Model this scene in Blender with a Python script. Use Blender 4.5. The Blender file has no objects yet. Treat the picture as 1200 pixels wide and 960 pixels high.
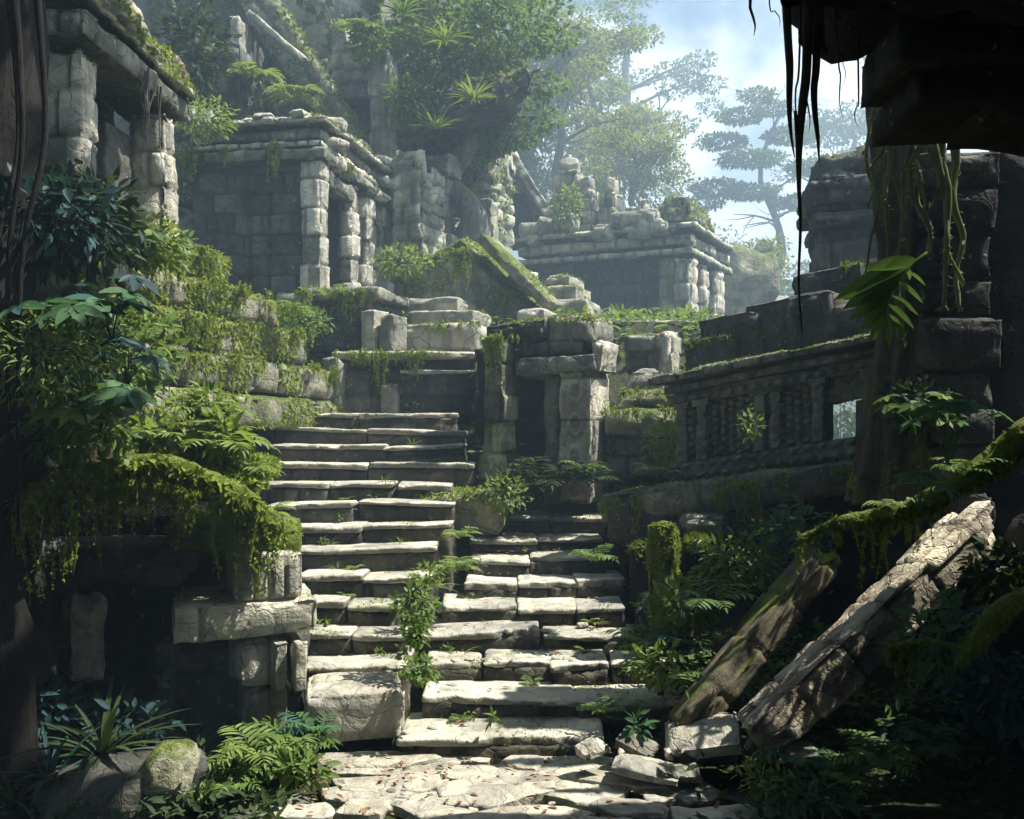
import bpy, math, random
import numpy as np
from mathutils import Vector, Matrix
PI = math.pi
rad = math.radians
SC = bpy.context.scene
COL = SC.collection
F = 1100.0          # focal length in photograph pixels (1200 wide)
EYE = 3.2           # eye height

def P(px, py, Y):
    return Vector(((px - 600) / F * Y, Y, EYE - (py - 480) / F * Y))

# ------------------------------------------------------------------ noise
def hsh(i, j=0.0, k=0.0, s=0.0):
    v = np.sin(np.asarray(i) * 127.1 + np.asarray(j) * 311.7 + np.asarray(k) * 74.7 + s * 53.3) * 43758.5453
    return v - np.floor(v)

def vnoise(p, s=0.0):
    i = np.floor(p); f = p - i
    f = f * f * (3 - 2 * f)
    x, y, z = i[:, 0], i[:, 1], i[:, 2]
    fx, fy, fz = f[:, 0], f[:, 1], f[:, 2]
    def L(a, b, t): return a + (b - a) * t
    r = L(L(L(hsh(x, y, z, s), hsh(x+1, y, z, s), fx), L(hsh(x, y+1, z, s), hsh(x+1, y+1, z, s), fx), fy),
          L(L(hsh(x, y, z+1, s), hsh(x+1, y, z+1, s), fx), L(hsh(x, y+1, z+1, s), hsh(x+1, y+1, z+1, s), fx), fy), fz)
    return r * 2 - 1

def fbm(p, o=3, s=0.0):
    a, t, r = 1.0, 0.0, 0
    for k in range(o):
        r = r + a * vnoise(p * (2.03 ** k) + k * 17.3, s + k)
        t += a; a *= .5
    return r / t

def sst(x): 
    x = np.clip(x, 0, 1); return x * x * (3 - 2 * x)

class Arr(np.ndarray):
    def __array_finalize__(s, o): s.att = getattr(o, 'att', None)

# ------------------------------------------------------------------ mesh arrays: (V, [faces arrays])
def join(*vf):
    vs, fs, n = [], [], 0
    for V, Fs in vf:
        vs.append(np.array(V))
        for q in Fs: fs.append(q + n)
        n += len(V)
    return np.concatenate(vs), fs

def xf(vf, loc=(0, 0, 0), rz=0, rx=0, ry=0, s=1):
    M = np.array((Matrix.Rotation(rz, 3, 'Z') @ Matrix.Rotation(ry, 3, 'Y') @ Matrix.Rotation(rx, 3, 'X')))
    return vf[0] @ M.T * s + np.array(loc), vf[1]

def make(name, vf, mat, parent=None, loc=(0, 0, 0), rot=(0, 0, 0), smooth=True):
    V, Fs = vf
    me = bpy.data.meshes.new(name)
    nv = len(V); nf = sum(len(q) for q in Fs)
    me.vertices.add(nv); me.vertices.foreach_set('co', np.ascontiguousarray(V, dtype=np.float32).ravel())
    tot = np.concatenate([np.full(len(q), q.shape[1], dtype=np.int32) for q in Fs])
    me.loops.add(int(tot.sum())); me.loops.foreach_set('vertex_index', np.concatenate([q.ravel() for q in Fs]).astype(np.int32))
    st = np.concatenate([[0], np.cumsum(tot)[:-1]]).astype(np.int32)
    me.polygons.add(nf); me.polygons.foreach_set('loop_start', st)
    me.update(calc_edges=True); me.validate()
    me.polygons.foreach_set('use_smooth', np.full(len(me.polygons), smooth))
    att = getattr(V, 'att', None)
    if att is not None and len(att['joint']) == nv:
        for k, a in att.items():
            me.attributes.new(k, 'FLOAT', 'POINT').data.foreach_set('value', np.ascontiguousarray(a, dtype=np.float32))
    if mat: me.materials.append(mat)
    o = bpy.data.objects.new(name, me); COL.objects.link(o)
    if parent:
        o.parent = parent
    o.location = loc; o.rotation_euler = rot
    if parent and name in ('moss', 'hanging_moss', 'creeper'): o['kind'] = 'stuff'
    return o

def tag(o, label=None, cat=None, group=None, kind=None):
    if label: o['label'] = label
    if cat: o['category'] = cat
    if group: o['group'] = group
    if kind: o['kind'] = kind
    return o

def thing(name, label, cat, loc=(0, 0, 0), rot=(0, 0, 0), group=None):
    o = bpy.data.objects.new(name, None); COL.objects.link(o)
    o.location = loc; o.rotation_euler = rot; o.empty_display_size = .2
    return tag(o, label, cat, group)

# ------------------------------------------------------------------ weathered stone box: x centred, y from 0 (front) to sy, z from 0 to sz
def rbox(sx, sy, sz, res=.08, course=0, blk=.5, groove=.025, bump=.02, chip=.05, ragged=0, seed=0, relief=None, ns=2.5, taper=0, cw=.12, rag_s=None):
    n = [int(min(170, max(2, math.ceil(a / res)))) for a in (sx, sy, sz)]
    nx, ny, nz = n
    codes, quads = [], []
    def face(ax, val):
        u, v = [a for a in (0, 1, 2) if a != ax]
        A, B = np.meshgrid(np.arange(n[u] + 1), np.arange(n[v] + 1), indexing='ij')
        idx = np.zeros(A.shape + (3,), dtype=np.int64)
        idx[..., u] = A; idx[..., v] = B; idx[..., ax] = val
        c = (idx[..., 0] * (ny + 1) + idx[..., 1]) * (nz + 1) + idx[..., 2]
        q = np.stack([c[:-1, :-1], c[1:, :-1], c[1:, 1:], c[:-1, 1:]], -1).reshape(-1, 4)
        flip = (val == 0) ^ (ax == 1)
        quads.append(q[:, ::-1] if flip else q)
    for ax in range(3):
        face(ax, 0); face(ax, n[ax])
    Q = np.concatenate(quads)
    un, inv = np.unique(Q, return_inverse=True)
    Q = inv.reshape(-1, 4)
    k = un % (nz + 1); j = (un // (nz + 1)) % (ny + 1); i = un // ((nz + 1) * (ny + 1))
    x = (i / nx - .5) * sx; y = j / ny * sy; z = k / nz * sz
    N = np.stack([(i == nx) * 1. - (i == 0), (j == ny) * 1. - (j == 0), (k == nz) * 1. - (k == 0)], 1)
    N /= np.linalg.norm(N, axis=1, keepdims=True)
    p = np.stack([x, y, z], 1); so = np.array([seed * 3.17 % 97, seed * 7.31 % 89, seed * 1.73 % 83])
    d = bump * fbm(p * ns + so, 4)
    ds = np.sort(np.stack([np.minimum(x + sx / 2, sx / 2 - x), np.minimum(y, sy - y), np.minimum(z, sz - z)], 1), 1)
    e = ds[:, 1]
    if course:
        a = x + y * (1.0 + 0.0 * x)
        zz = z / course + .15 * vnoise(np.stack([a * .8, a * 0, a * 0], 1) + so)
        c = np.floor(zz + 1e-4); fz = zz - c
        b = a / blk + .5 * (c % 2) + hsh(c, seed) * .5
        bi = np.floor(b); fb = b - bi
        jd = np.minimum(np.minimum(fz, 1 - fz) * course, np.minimum(fb, 1 - fb) * blk)
        w = max(.03, res * .9)
        hb = hsh(bi, c, seed) - .5
        jm = sst(1 - jd / w); d = d - groove * jm + groove * 1.3 * hb
    cn = fbm(p * 3.1 + so * 1.3, 2, 5)
    d = d - chip * sst(1 - e / cw) * (.35 + 1.6 * np.maximum(0, cn))
    V = p + N * d[:, None]
    if relief is not None:
        m = (j == 0)
        V[m, 1] -= relief(x[m], z[m]) * sst(e[m] / .03)
    if ragged:
        rs = rag_s or blk
        r = hsh(np.floor((x + 40) / rs + .3 * vnoise(p * 2)), np.floor((y + 40) / rs), seed + 3) * .8 + .2 * fbm(p * 2 + so, 2)
        V[:, 2] = np.where(V[:, 2] > 0, V[:, 2] * (1 - ragged * np.clip(r, 0, 1) * sst((V[:, 2] / sz - .2) / .5)), V[:, 2])
    if taper:
        t = 1 - taper * (V[:, 2] / sz)
        V[:, 0] *= t; V[:, 1] = (V[:, 1] - sy / 2) * t + sy / 2
    V = V.view(Arr); V.att = {'joint': jm, 'blkv': hb} if course else None
    return V, [Q]

def rock(rx, ry, rz, seed=0, n=14, rough=.3, flat=0, ns=1.2):
    """a rough boulder from a cube-sphere, sitting on z=0"""
    V, Fs = rbox(2, 2, 2, res=2 / n, bump=0, chip=0)
    V = np.array(V) - np.array([0, 1, 1])
    L = np.linalg.norm(V, axis=1, keepdims=True); Mx = np.abs(V).max(1, keepdims=True)
    S = V / L * .62 + V * .38
    so = np.array([seed * 5.1 % 71, seed * 2.3 % 67, seed * 9.7 % 61])
    r = 1 + rough * fbm(S * ns + so, 3) 
    # chiselled facets
    rng = np.random.default_rng(seed)
    S = S * r[:, None]
    for q in range(7):
        nn = rng.normal(size=3); nn /= np.linalg.norm(nn)
        h = rng.uniform(.72, .95)
        dd = S @ nn - h
        S = S - np.where(dd > 0, dd, 0)[:, None] * nn * .85
    S = S * np.array([rx, ry, rz]); S[:, 2] += rz * (.75)
    return S, Fs

def tube(pts, radii, seg=8, bump=0, seed=0, cap=True, ns=3, closed_tip=True, sub=1, ridges=0):
    pts = np.array([tuple(p) for p in pts], dtype=float); radii = np.asarray(radii, dtype=float)
    if radii.ndim == 0: radii = np.full(len(pts), float(radii))
    if sub > 1:
        t = np.linspace(0, len(pts) - 1, (len(pts) - 1) * sub + 1)
        i = np.clip(np.floor(t).astype(int), 0, len(pts) - 2); f = (t - i)[:, None]
        P0 = pts[np.maximum(i - 1, 0)]; P1 = pts[i]; P2 = pts[i + 1]; P3 = pts[np.minimum(i + 2, len(pts) - 1)]
        np_ = .5 * (2 * P1 + (P2 - P0) * f + (2 * P0 - 5 * P1 + 4 * P2 - P3) * f ** 2 + (3 * P1 - P0 - 3 * P2 + P3) * f ** 3)
        radii = radii[i] * (1 - f[:, 0]) + radii[i + 1] * f[:, 0]; pts = np_
    m = len(pts)
    T = np.gradient(pts, axis=0); T /= np.linalg.norm(T, axis=1, keepdims=True) + 1e-9
    ref = np.array([0, 0, 1.]) if abs(T[:, 2]).mean() < .8 else np.array([1., 0, 0])
    A = np.cross(T, ref); A /= np.linalg.norm(A, axis=1, keepdims=True) + 1e-9
    B = np.cross(A, T)
    th = np.arange(seg) / seg * 2 * PI
    dirs = A[:, None, :] * np.cos(th)[None, :, None] + B[:, None, :] * np.sin(th)[None, :, None]
    R = np.repeat(radii[:, None], seg, 1)
    if bump or ridges:
        q = (pts[:, None, :] + dirs * R[..., None]).reshape(-1, 3)
        R = R * (1 + bump * fbm(q * ns + seed * 3.7, 3).reshape(m, seg))
        if ridges: R = R * (1 + .16 * np.sin(th * ridges + 1.5 * fbm(pts * .8 + seed, 2)[:, None] * 2)[...])
    V = (pts[:, None, :] + dirs * R[..., None]).reshape(-1, 3)
    a = np.arange(m - 1)[:, None] * seg; s0 = np.arange(seg)[None, :]; s1 = (s0 + 1) % seg
    Q = np.stack([a + s0, a + s1, a + seg + s1, a + seg + s0], -1).reshape(-1, 4)
    Fs = [Q]
    if cap:
        V = np.concatenate([V, pts[:1], pts[-1:]])
        s = np.arange(seg); c0, c1 = m * seg, m * seg + 1
        Fs.append(np.stack([np.full(seg, c0), (s + 1) % seg, s], 1))
        Fs.append(np.stack([np.full(seg, c1), (m - 1) * seg + s, (m - 1) * seg + (s + 1) % seg], 1))
    return V, Fs

# ------------------------------------------------------------------ leaves
def leaf_t(w=.3, rows=4, droop=.15, fold=.12, peak=.4):
    V, Q = [], []
    for r in range(rows + 1):
        t = r / rows
        hw = w * .5 * (math.sin(PI * t ** (math.log(.5) / math.log(peak))) ** .8 if 0 < t < 1 else .02)
        z = -droop * t * t
        V += [(-hw, t, z + fold * hw), (0, t, z - fold * hw), (hw, t, z + fold * hw)]
    for r in range(rows):
        b = r * 3
        Q += [(b, b + 1, b + 4, b + 3), (b + 1, b + 2, b + 5, b + 4)]
    return np.array(V), np.array(Q)
LEAF = leaf_t(.42, 4, .15, .2)
LEAFN = leaf_t(.26, 4, .25, .2)
BLADE = leaf_t(.085, 6, .55, .3, .3)
QUADL = (np.array([(0, 0, 0), (.3, .45, .06), (0, 1, -.1), (-.3, .45, .06)]), np.array([(0, 1, 2, 3)]))
TRIL = (np.array([(-.35, 0, 0), (.35, .1, 0.05), (0, 1, -.05)]), np.array([(0, 1, 2)]))

def place(T, pos, d, up, s):
    TV, TF = T
    pos = np.atleast_2d(pos); d = np.atleast_2d(d).astype(float); up = np.atleast_2d(up).astype(float)
    d = d / (np.linalg.norm(d, axis=1, keepdims=True) + 1e-9)
    x = np.cross(d, up); x /= np.linalg.norm(x, axis=1, keepdims=True) + 1e-9
    z = np.cross(x, d); s = np.broadcast_to(np.asarray(s, dtype=float), (len(pos),))
    V = pos[:, None, :] + s[:, None, None] * (TV[None, :, 0:1] * x[:, None, :] + TV[None, :, 1:2] * d[:, None, :] + TV[None, :, 2:3] * z[:, None, :])
    k = len(TV)
    Fq = (TF[None] + (np.arange(len(pos)) * k)[:, None, None]).reshape(-1, TF.shape[1])
    return V.reshape(-1, 3), [Fq]

def clump(c, r, n, size, seed, T=QUADL, shell=.55, up=.6, droop=0):
    rng = np.random.default_rng(seed)
    u = rng.normal(size=(n, 3)); u /= np.linalg.norm(u, axis=1, keepdims=True)
    q = u * (shell + (1 - shell) * rng.random((n, 1)) ** .7)
    lump = 1 + .35 * fbm(u * 1.7 + seed * 1.3, 2)[:, None]
    pos = np.array(c) + q * lump * np.array(r)
    d = u + rng.normal(size=(n, 3)) * .6; d[:, 2] -= droop
    upv = np.array([0, 0, up]) + rng.normal(size=(n, 3)) * .45 + u * .4
    return place(T, pos, d, upv, size * rng.uniform(.6, 1.3, n))

def sample(vf, n, seed, minz=.3, maxz=2, zlo=-1e9):
    V, Fs = vf; Q = Fs[0]; V = np.array(V)
    a, b, c, d = (V[Q[:, i]] for i in range(4))
    N = np.cross(c - a, d - b); A = np.linalg.norm(N, axis=1) + 1e-12; N = N / A[:, None]
    ok = (N[:, 2] > minz) & (N[:, 2] < maxz) & (a[:, 2] > zlo)
    if ok.sum() == 0: return np.zeros((0, 3)), np.zeros((0, 3))
    rng = np.random.default_rng(seed)
    w = A * ok; idx = rng.choice(len(Q), n, p=w / w.sum())
    u, v = rng.random((n, 1)), rng.random((n, 1))
    return (a[idx] * (1 - u) + b[idx] * u) * (1 - v) + (d[idx] * (1 - u) + c[idx] * u) * v, N[idx]

def fuzz(vf, n, size, seed, minz=.3, T=TRIL, maxz=2, hang=0, patch=1.2, thr=-.1):
    pos, N = sample(vf, n, seed, minz, maxz)
    if len(pos) == 0: return None
    k = fbm(pos * patch + seed, 2) > thr
    if k.sum() < 4: return None
    pos, N = pos[k], N[k]
    rng = np.random.default_rng(seed + 1)
    d = N * .5 + rng.normal(size=pos.shape) * .6; d[:, 2] -= hang
    return place(T, pos, d, N + rng.normal(size=pos.shape) * .3, size * rng.uniform(.5, 1.4, len(pos)))

def strands(a, b, *rest, **kw):
    if isinstance(a, list): return strands_(a, b, *rest, **kw)
    return strands_([a, b], *rest, **kw)

def strands_(a, n, lmin, lmax, r=.012, seed=0, tuft=True, spread=.04, seg=4):
    """hanging moss or roots along a polyline, gathered in ragged clumps"""
    rng = np.random.default_rng(seed); pl = [np.array(p, float) for p in a]; out = []
    nc = max(1, n // 7); cen = rng.random(nc) * (len(pl) - 1); big = rng.random(nc) ** 1.6
    tot = sum(np.linalg.norm(pl[i + 1] - pl[i]) for i in range(len(pl) - 1)) / (len(pl) - 1)
    for q in range(n):
        k = rng.integers(nc); w = rng.normal() * .07 / max(.2, tot) if tuft else rng.normal() * .2
        t = float(np.clip(cen[k] + w, 0, len(pl) - 1.001)); i = int(t)
        p = pl[i] + (pl[i + 1] - pl[i]) * (t - i) + rng.normal(size=3) * spread * .7
        L = (lmin + (lmax - lmin) * big[k]) * rng.uniform(.35, 1.05)
        m = 6; ph = rng.random() * 6; am = rng.uniform(.01, .06) * min(1, L)
        pts = [p + np.array([am * math.sin(ph + f * 5), am * math.cos(ph * 2 + f * 4), -L * f]) for f in np.linspace(0, 1, m)]
        out.append(tube(pts, [r * (1.1 - f) * .8 for f in np.linspace(0, 1, m)], seg, cap=False))
        if tuft:
            kk = int(6 + L * 55); f = rng.random(kk) ** 1.5
            pa = np.array(pts); idx = f * (m - 1); i0 = np.minimum(idx.astype(int), m - 2)
            pp = pa[i0] + (pa[i0 + 1] - pa[i0]) * (idx - i0)[:, None] + rng.normal(size=(kk, 3)) * r * (1.6 - f)[:, None]
            dd = rng.normal(size=(kk, 3)) * .7; dd[:, 2] -= 1
            out.append(place(TRIL, pp, dd, rng.normal(size=(kk, 3)), r * rng.uniform(2, 6, kk) * (1.25 - .6 * f)))
    return join(*out)

def fern(h, nf, seed, leaflet=LEAFN, pairs=9, arch=1.0, spread=1.0, ll=.33, az=None):
    rng = np.random.default_rng(seed); out = []
    for q in range(nf):
        a = (q / nf * 2 * PI + rng.uniform(-.3, .3)) if az is None else az + rng.uniform(-1, 1) * spread
        L = h * rng.uniform(.75, 1.2); m = pairs + 3
        el = rng.uniform(.7, 1.25); pts = []; p = np.zeros(3)
        for k in range(m):
            f = k / (m - 1); e = el - arch * 1.5 * f ** 1.3
            pts.append(p.copy()); p = p + L / m * np.array([math.cos(a) * math.cos(e), math.sin(a) * math.cos(e), math.sin(e)])
        pts = np.array(pts); T = np.gradient(pts, axis=0)
        out.append(tube(pts, np.linspace(.012, .003, m) * h, 4, cap=False))
        side = np.array([-math.sin(a), math.cos(a), 0])
        ks = np.arange(2, m); fr = ks / (m - 1)
        size = L * ll * np.sin(PI * np.clip(.12 + .85 * fr, 0, 1)) ** .8 + .01
        for sg in (-1, 1):
            d = side * sg + T[ks] / np.linalg.norm(T[ks], axis=1, keepdims=True) * .55 + rng.normal(size=(len(ks), 3)) * .1
            upv = np.cross(T[ks], np.cross(np.array([0, 0, 1.]), T[ks])) + np.array([0, 0, .05]); 
            out.append(place(leaflet, pts[ks], d, upv, size))
        out.append(place(leaflet, pts[-1:], T[-1:], np.array([[0, 0, 1.]]), size[-1:] + L * .08))
    return join(*out)

def palmate(h, ns, seed, leaf=LEAF, per=6, ls=.3, lean=(0, 0)):
    """broad compound leaves on bare stalks"""
    rng = np.random.default_rng(seed); out = []
    for q in range(ns):
        a = q / ns * 2 * PI + rng.uniform(-.4, .4)
        R = h * rng.uniform(.25, .75); H = h * rng.uniform(.45, 1.0)
        tip = np.array([math.cos(a) * R + lean[0] * H, math.sin(a) * R + lean[1] * H, H])
        out.append(tube([(0, 0, 0), tip * np.array([.3, .3, .6]), tip], [.014 * h, .01 * h, .006 * h], 5, cap=False, sub=3))
        th = np.arange(per) / per * 2 * PI + rng.random() * 6
        tilt = np.array([math.cos(a) * .6 + lean[0] * .3, math.sin(a) * .6 - .35, 1.])
        d = np.stack([np.cos(th), np.sin(th), -.25 - .2 * rng.random(per)], 1)
        d = d - (d @ tilt)[:, None] * tilt / (tilt @ tilt) * .7
        out.append(place(leaf, np.repeat(tip[None], per, 0), d, np.repeat(tilt[None], per, 0), ls * rng.uniform(.75, 1.2, per)))
    return join(*out)

def bush(rx, ry, rz, n, size, seed, leaf=LEAF, stems=7):
    rng = np.random.default_rng(seed); out = []
    for q in range(stems):
        a = rng.random() * 2 * PI
        out.append(tube([(0, 0, 0), (math.cos(a) * rx * .3, math.sin(a) * ry * .3, rz * .7), (math.cos(a) * rx * .7, math.sin(a) * ry * .7, rz * 1.2)], [.02 * rz, .015 * rz, .006], 4, cap=False))
    out.append(clump((0, 0, rz), (rx, ry, rz), n, size, seed, leaf, .35, .9, .25))
    return join(*out)

def blades(h, n, seed, T=BLADE, spread=.08, stiff=.7):
    rng = np.random.default_rng(seed)
    a = rng.random(n) * 2 * PI; e = rng.uniform(.35, 1.35, n) * stiff / .7
    d = np.stack([np.cos(a) * np.cos(e), np.sin(a) * np.cos(e), np.sin(e)], 1)
    pos = np.stack([np.cos(a), np.sin(a), a * 0], 1) * spread * rng.random((n, 1))
    return place(T, pos, d, np.array([0, 0, 1.]) + d * .01, h * rng.uniform(.6, 1.2, n))

def branchy(base, top, r0, seed, limbs=8, bend=.08, spreadlen=.5, start=.45, lift=.4, seg=9, bump=.12):
    """trunk with limbs; returns the mesh and the limb tips"""
    rng = np.random.default_rng(seed); base = np.array(base, float); top = np.array(top, float)
    H = np.linalg.norm(top - base); m = 7
    pts = [base + (top - base) * f + np.array([rng.normal(), rng.normal(), 0]) * bend * H * (f > 0) * .5 for f in np.linspace(0, 1, m)]
    rr = [r0 * (1.35 if k == 0 else 1) * (1 - .75 * k / (m - 1)) for k in range(m)]
    out = [tube(pts, rr, seg, bump=bump, seed=seed, sub=3)]; tips = [pts[-1]]
    for q in range(limbs):
        f = start + (1 - start) * rng.random(); i = min(int(f * (m - 1)), m - 2)
        p = pts[i] + (pts[i + 1] - pts[i]) * (f * (m - 1) - i)
        a = q * 2.4 + rng.uniform(-.5, .5); L = H * spreadlen * rng.uniform(.6, 1.1)
        dirv = np.array([math.cos(a), math.sin(a), lift * rng.uniform(.4, 1.3)])
        e = p + dirv * L
        mid = p + dirv * L * .5 + np.array([0, 0, L * .08]) + rng.normal(size=3) * L * .06
        r = r0 * .38 * (1.2 - f)
        out.append(tube([p, mid, e], [r + .02 * r0, r * .6, r * .2], 6, bump=bump, seed=seed + q, sub=3)); tips.append(e)
        for w in range(2):
            e2 = mid + (e - mid) * .5 + rng.normal(size=3) * L * .3
            out.append(tube([mid, (mid + e2) / 2 + rng.normal(size=3) * L * .03, e2], [r * .5, r * .3, r * .1], 5, sub=2)); tips.append(e2)
    return join(*out), np.array(tips)
SUN = (.52, .03, .85); SUNE = 5.0; SKY = .055; CLOUD = .68; EXPO = 1.4; HAZE = .0066
# ------------------------------------------------------------------ materials
def nt_new(name):
    m = bpy.data.materials.new(name); m.use_nodes = True
    nt = m.node_tree; nt.nodes.clear()
    return m, nt

class NT:
    def __init__(s, nt): s.nt = nt
    def n(s, typ, props=None, **ins):
        nd = s.nt.nodes.new(typ)
        for k, v in (props or {}).items(): setattr(nd, k, v)
        for k, v in ins.items():
            key = int(k[1:]) if k[0] == 'i' and k[1:].isdigit() else k.replace('_', ' ')
            s.set(nd, key, v)
        return nd
    def set(s, nd, key, v):
        sock = nd.inputs[key]
        if isinstance(v, bpy.types.NodeSocket): s.nt.links.new(v, sock)
        elif isinstance(v, bpy.types.Node): s.nt.links.new(v.outputs[0], sock)
        else:
            try: sock.default_value = v
            except Exception: sock.default_value = (*v, 1) if len(v) == 3 else v
    def math(s, op, a, b=0.5, c=0.0, clamp=False):
        return s.n('ShaderNodeMath', {'operation': op, 'use_clamp': clamp}, i0=a, i1=b, i2=c).outputs[0]
    def noise(s, vec, scale, detail=4, rough=.55, dist=0):
        return s.n('ShaderNodeTexNoise', None, Vector=vec, Scale=scale, Detail=detail, Roughness=rough, Distortion=dist).outputs['Fac']
    def mix(s, f, a, b, mode='MIX'):
        nd = s.n('ShaderNodeMix', {'data_type': 'RGBA', 'blend_type': mode}, i0=f)
        s.set(nd, 6, a); s.set(nd, 7, b); return nd.outputs[2]
    def ramp(s, v, lo, hi):
        return s.n('ShaderNodeMapRange', {'interpolation_type': 'SMOOTHSTEP'}, Value=v, From_Min=lo, From_Max=hi).outputs[0]
    def mul(s, vec, sc):
        return s.n('ShaderNodeVectorMath', {'operation': 'MULTIPLY'}, i0=vec, i1=sc).outputs[0]

def rgb(*c): return (c[0], c[1], c[2], 1)

def stone(name, dark, light, moss=(.085, .12, .02), amt=.5, riser_shade=0, rough=1.0, side=.25, sc=1.0, crack=.55, moss2=(.16, .18, .04), patch=.5):
    m, nt = nt_new(name); T = NT(nt)
    tc = T.n('ShaderNodeTexCoord').outputs['Object']
    ran = T.n('ShaderNodeObjectInfo').outputs['Random']
    vec = T.n('ShaderNodeVectorMath', {'operation': 'MULTIPLY_ADD'}, i0=ran, i1=(37., 19., 53.), i2=tc).outputs[0]
    n1 = T.noise(vec, 1.3 * sc, 6, .6, .4)
    n2 = T.noise(vec, 7 * sc, 5, .65)
    n3 = T.noise(vec, 34 * sc, 3, .7)
    warp = T.n('ShaderNodeVectorMath', {'operation': 'MULTIPLY_ADD'}, i0=T.n('ShaderNodeTexNoise', None, Vector=vec, Scale=3.0 * sc, Detail=3).outputs['Color'], i1=(.35, .35, .35), i2=vec).outputs[0]
    vo = T.n('ShaderNodeTexVoronoi', None, Vector=warp, Scale=2.6 * sc)
    vc = T.n('ShaderNodeSeparateColor', None, Color=vo.outputs['Color']).outputs[0]
    ve = T.n('ShaderNodeTexVoronoi', {'feature': 'DISTANCE_TO_EDGE'}, Vector=warp, Scale=2.6 * sc).outputs['Distance']
    cr = T.ramp(ve, 0.0, .035)
    f = T.math('ADD', T.math('MULTIPLY', n1, .9), T.math('MULTIPLY', n2, .5))
    f = T.ramp(f, .45, .95)
    col = T.mix(f, rgb(*dark), rgb(*light))
    pv = T.math('MULTIPLY_ADD', vc, patch, 1 - patch * .5)
    pc = T.n('ShaderNodeCombineColor', None, i0=pv, i1=pv, i2=T.math('MULTIPLY', pv, T.math('MULTIPLY_ADD', vc, -.12, 1.04))).outputs[0]
    col = T.mix(1.0, col, pc, 'MULTIPLY')
    bv = T.n('ShaderNodeAttribute', {'attribute_name': 'blkv'}).outputs['Fac']; jo = T.n('ShaderNodeAttribute', {'attribute_name': 'joint'}).outputs['Fac']
    bm = T.math('MULTIPLY_ADD', bv, .95, 1.0)
    col = T.mix(1.0, col, T.n('ShaderNodeCombineColor', None, i0=bm, i1=bm, i2=bm).outputs[0], 'MULTIPLY')
    col = T.mix(T.math('MULTIPLY', jo, .8), col, rgb(dark[0] * .35, dark[1] * .4, dark[2] * .3))
    warm = T.ramp(T.noise(vec, 1.9 * sc, 2), .58, .75)
    col = T.mix(T.math('MULTIPLY', warm, .35), col, rgb(light[0] * .95, light[1] * .72, light[2] * .5))
    st = T.ramp(T.noise(T.mul(vec, (5., 5., .7)), 1.0 * sc, 4, .6), .52, .72)
    col = T.mix(T.math('MULTIPLY', st, .55), col, rgb(dark[0] * .45, dark[1] * .5, dark[2] * .5))
    lich = T.ramp(T.noise(vec, 11 * sc, 3, .5), .66, .72)
    col = T.mix(T.math('MULTIPLY', lich, .4), col, rgb(.42, .44, .38))
    col = T.mix(T.math('MULTIPLY', T.math('SUBTRACT', 1.0, cr), .7 * crack), col, rgb(.02, .022, .018))
    geo = T.n('ShaderNodeNewGeometry')
    wear = T.math('MULTIPLY', T.ramp(geo.outputs['Pointiness'], .515, .60), T.ramp(n2, .3, .6))
    col = T.mix(T.math('MULTIPLY', wear, .55), col, rgb(min(.62, light[0] * 1.35), min(.6, light[1] * 1.35), min(.52, light[2] * 1.3)))
    nz = T.n('ShaderNodeSeparateXYZ', None, Vector=geo.outputs['Normal']).outputs[2]
    if riser_shade:
        shade_mask = T.math('MULTIPLY', T.ramp(nz, .75, .35), T.ramp(T.math('MULTIPLY_ADD', n1, .7, T.math('MULTIPLY', n2, .5)), .42, .62))  # patchy darkening of upright faces: riser shade painted into the colour
        col = T.mix(T.math('MULTIPLY', shade_mask, riser_shade), col, T.mix(vc, rgb(.035, .036, .026), rgb(.075, .068, .048)))
    nm = T.noise(vec, 2.3 * sc, 5, .65)
    mv = T.math('ADD', T.math('MULTIPLY', nz, .35), T.math('MULTIPLY_ADD', nm, 1.5, T.math('MULTIPLY_ADD', n2, .5, -1.0)))
    mk = T.ramp(mv, .75 - amt - side * .4, .95 - amt - side * .1)
    mk = T.math('MULTIPLY', mk, T.ramp(nz, -.9 - side, .6 - side * 1.6))
    mcol = T.mix(T.ramp(T.noise(vec, 5 * sc, 4, .7), .35, .68), rgb(*moss), rgb(*moss2))
    mcol = T.mix(T.math('MULTIPLY', T.ramp(n3, .35, .6), .5), mcol, rgb(moss[0] * .3, moss[1] * .35, moss[2] * .4))
    col = T.mix(mk, col, mcol)
    h = T.math('ADD', T.math('MULTIPLY', n2, .6), T.math('MULTIPLY', n3, .35))
    h = T.math('ADD', h, T.math('MULTIPLY', cr, .35 * crack))
    h = T.math('ADD', h, T.math('MULTIPLY', T.math('MULTIPLY', mk, n3), 1.2))
    chis = T.n('ShaderNodeTexVoronoi', {'distance': 'CHEBYCHEV'}, Vector=warp, Scale=7.0 * sc).outputs['Distance']
    h = T.math('MULTIPLY_ADD', chis, .55 * rough, h)
    h = T.math('MULTIPLY_ADD', vc, .5 * rough, h)
    bp = T.n('ShaderNodeBump', None, Height=h, Strength=.85, Distance=.05)
    bs = T.n('ShaderNodeBsdfPrincipled', None, Base_Color=col, Roughness=.9, Normal=bp.outputs[0])
    bs.inputs['Specular IOR Level'].default_value = .2
    nt.links.new(bs.outputs[0], T.n('ShaderNodeOutputMaterial').inputs[0])
    return m

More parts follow.
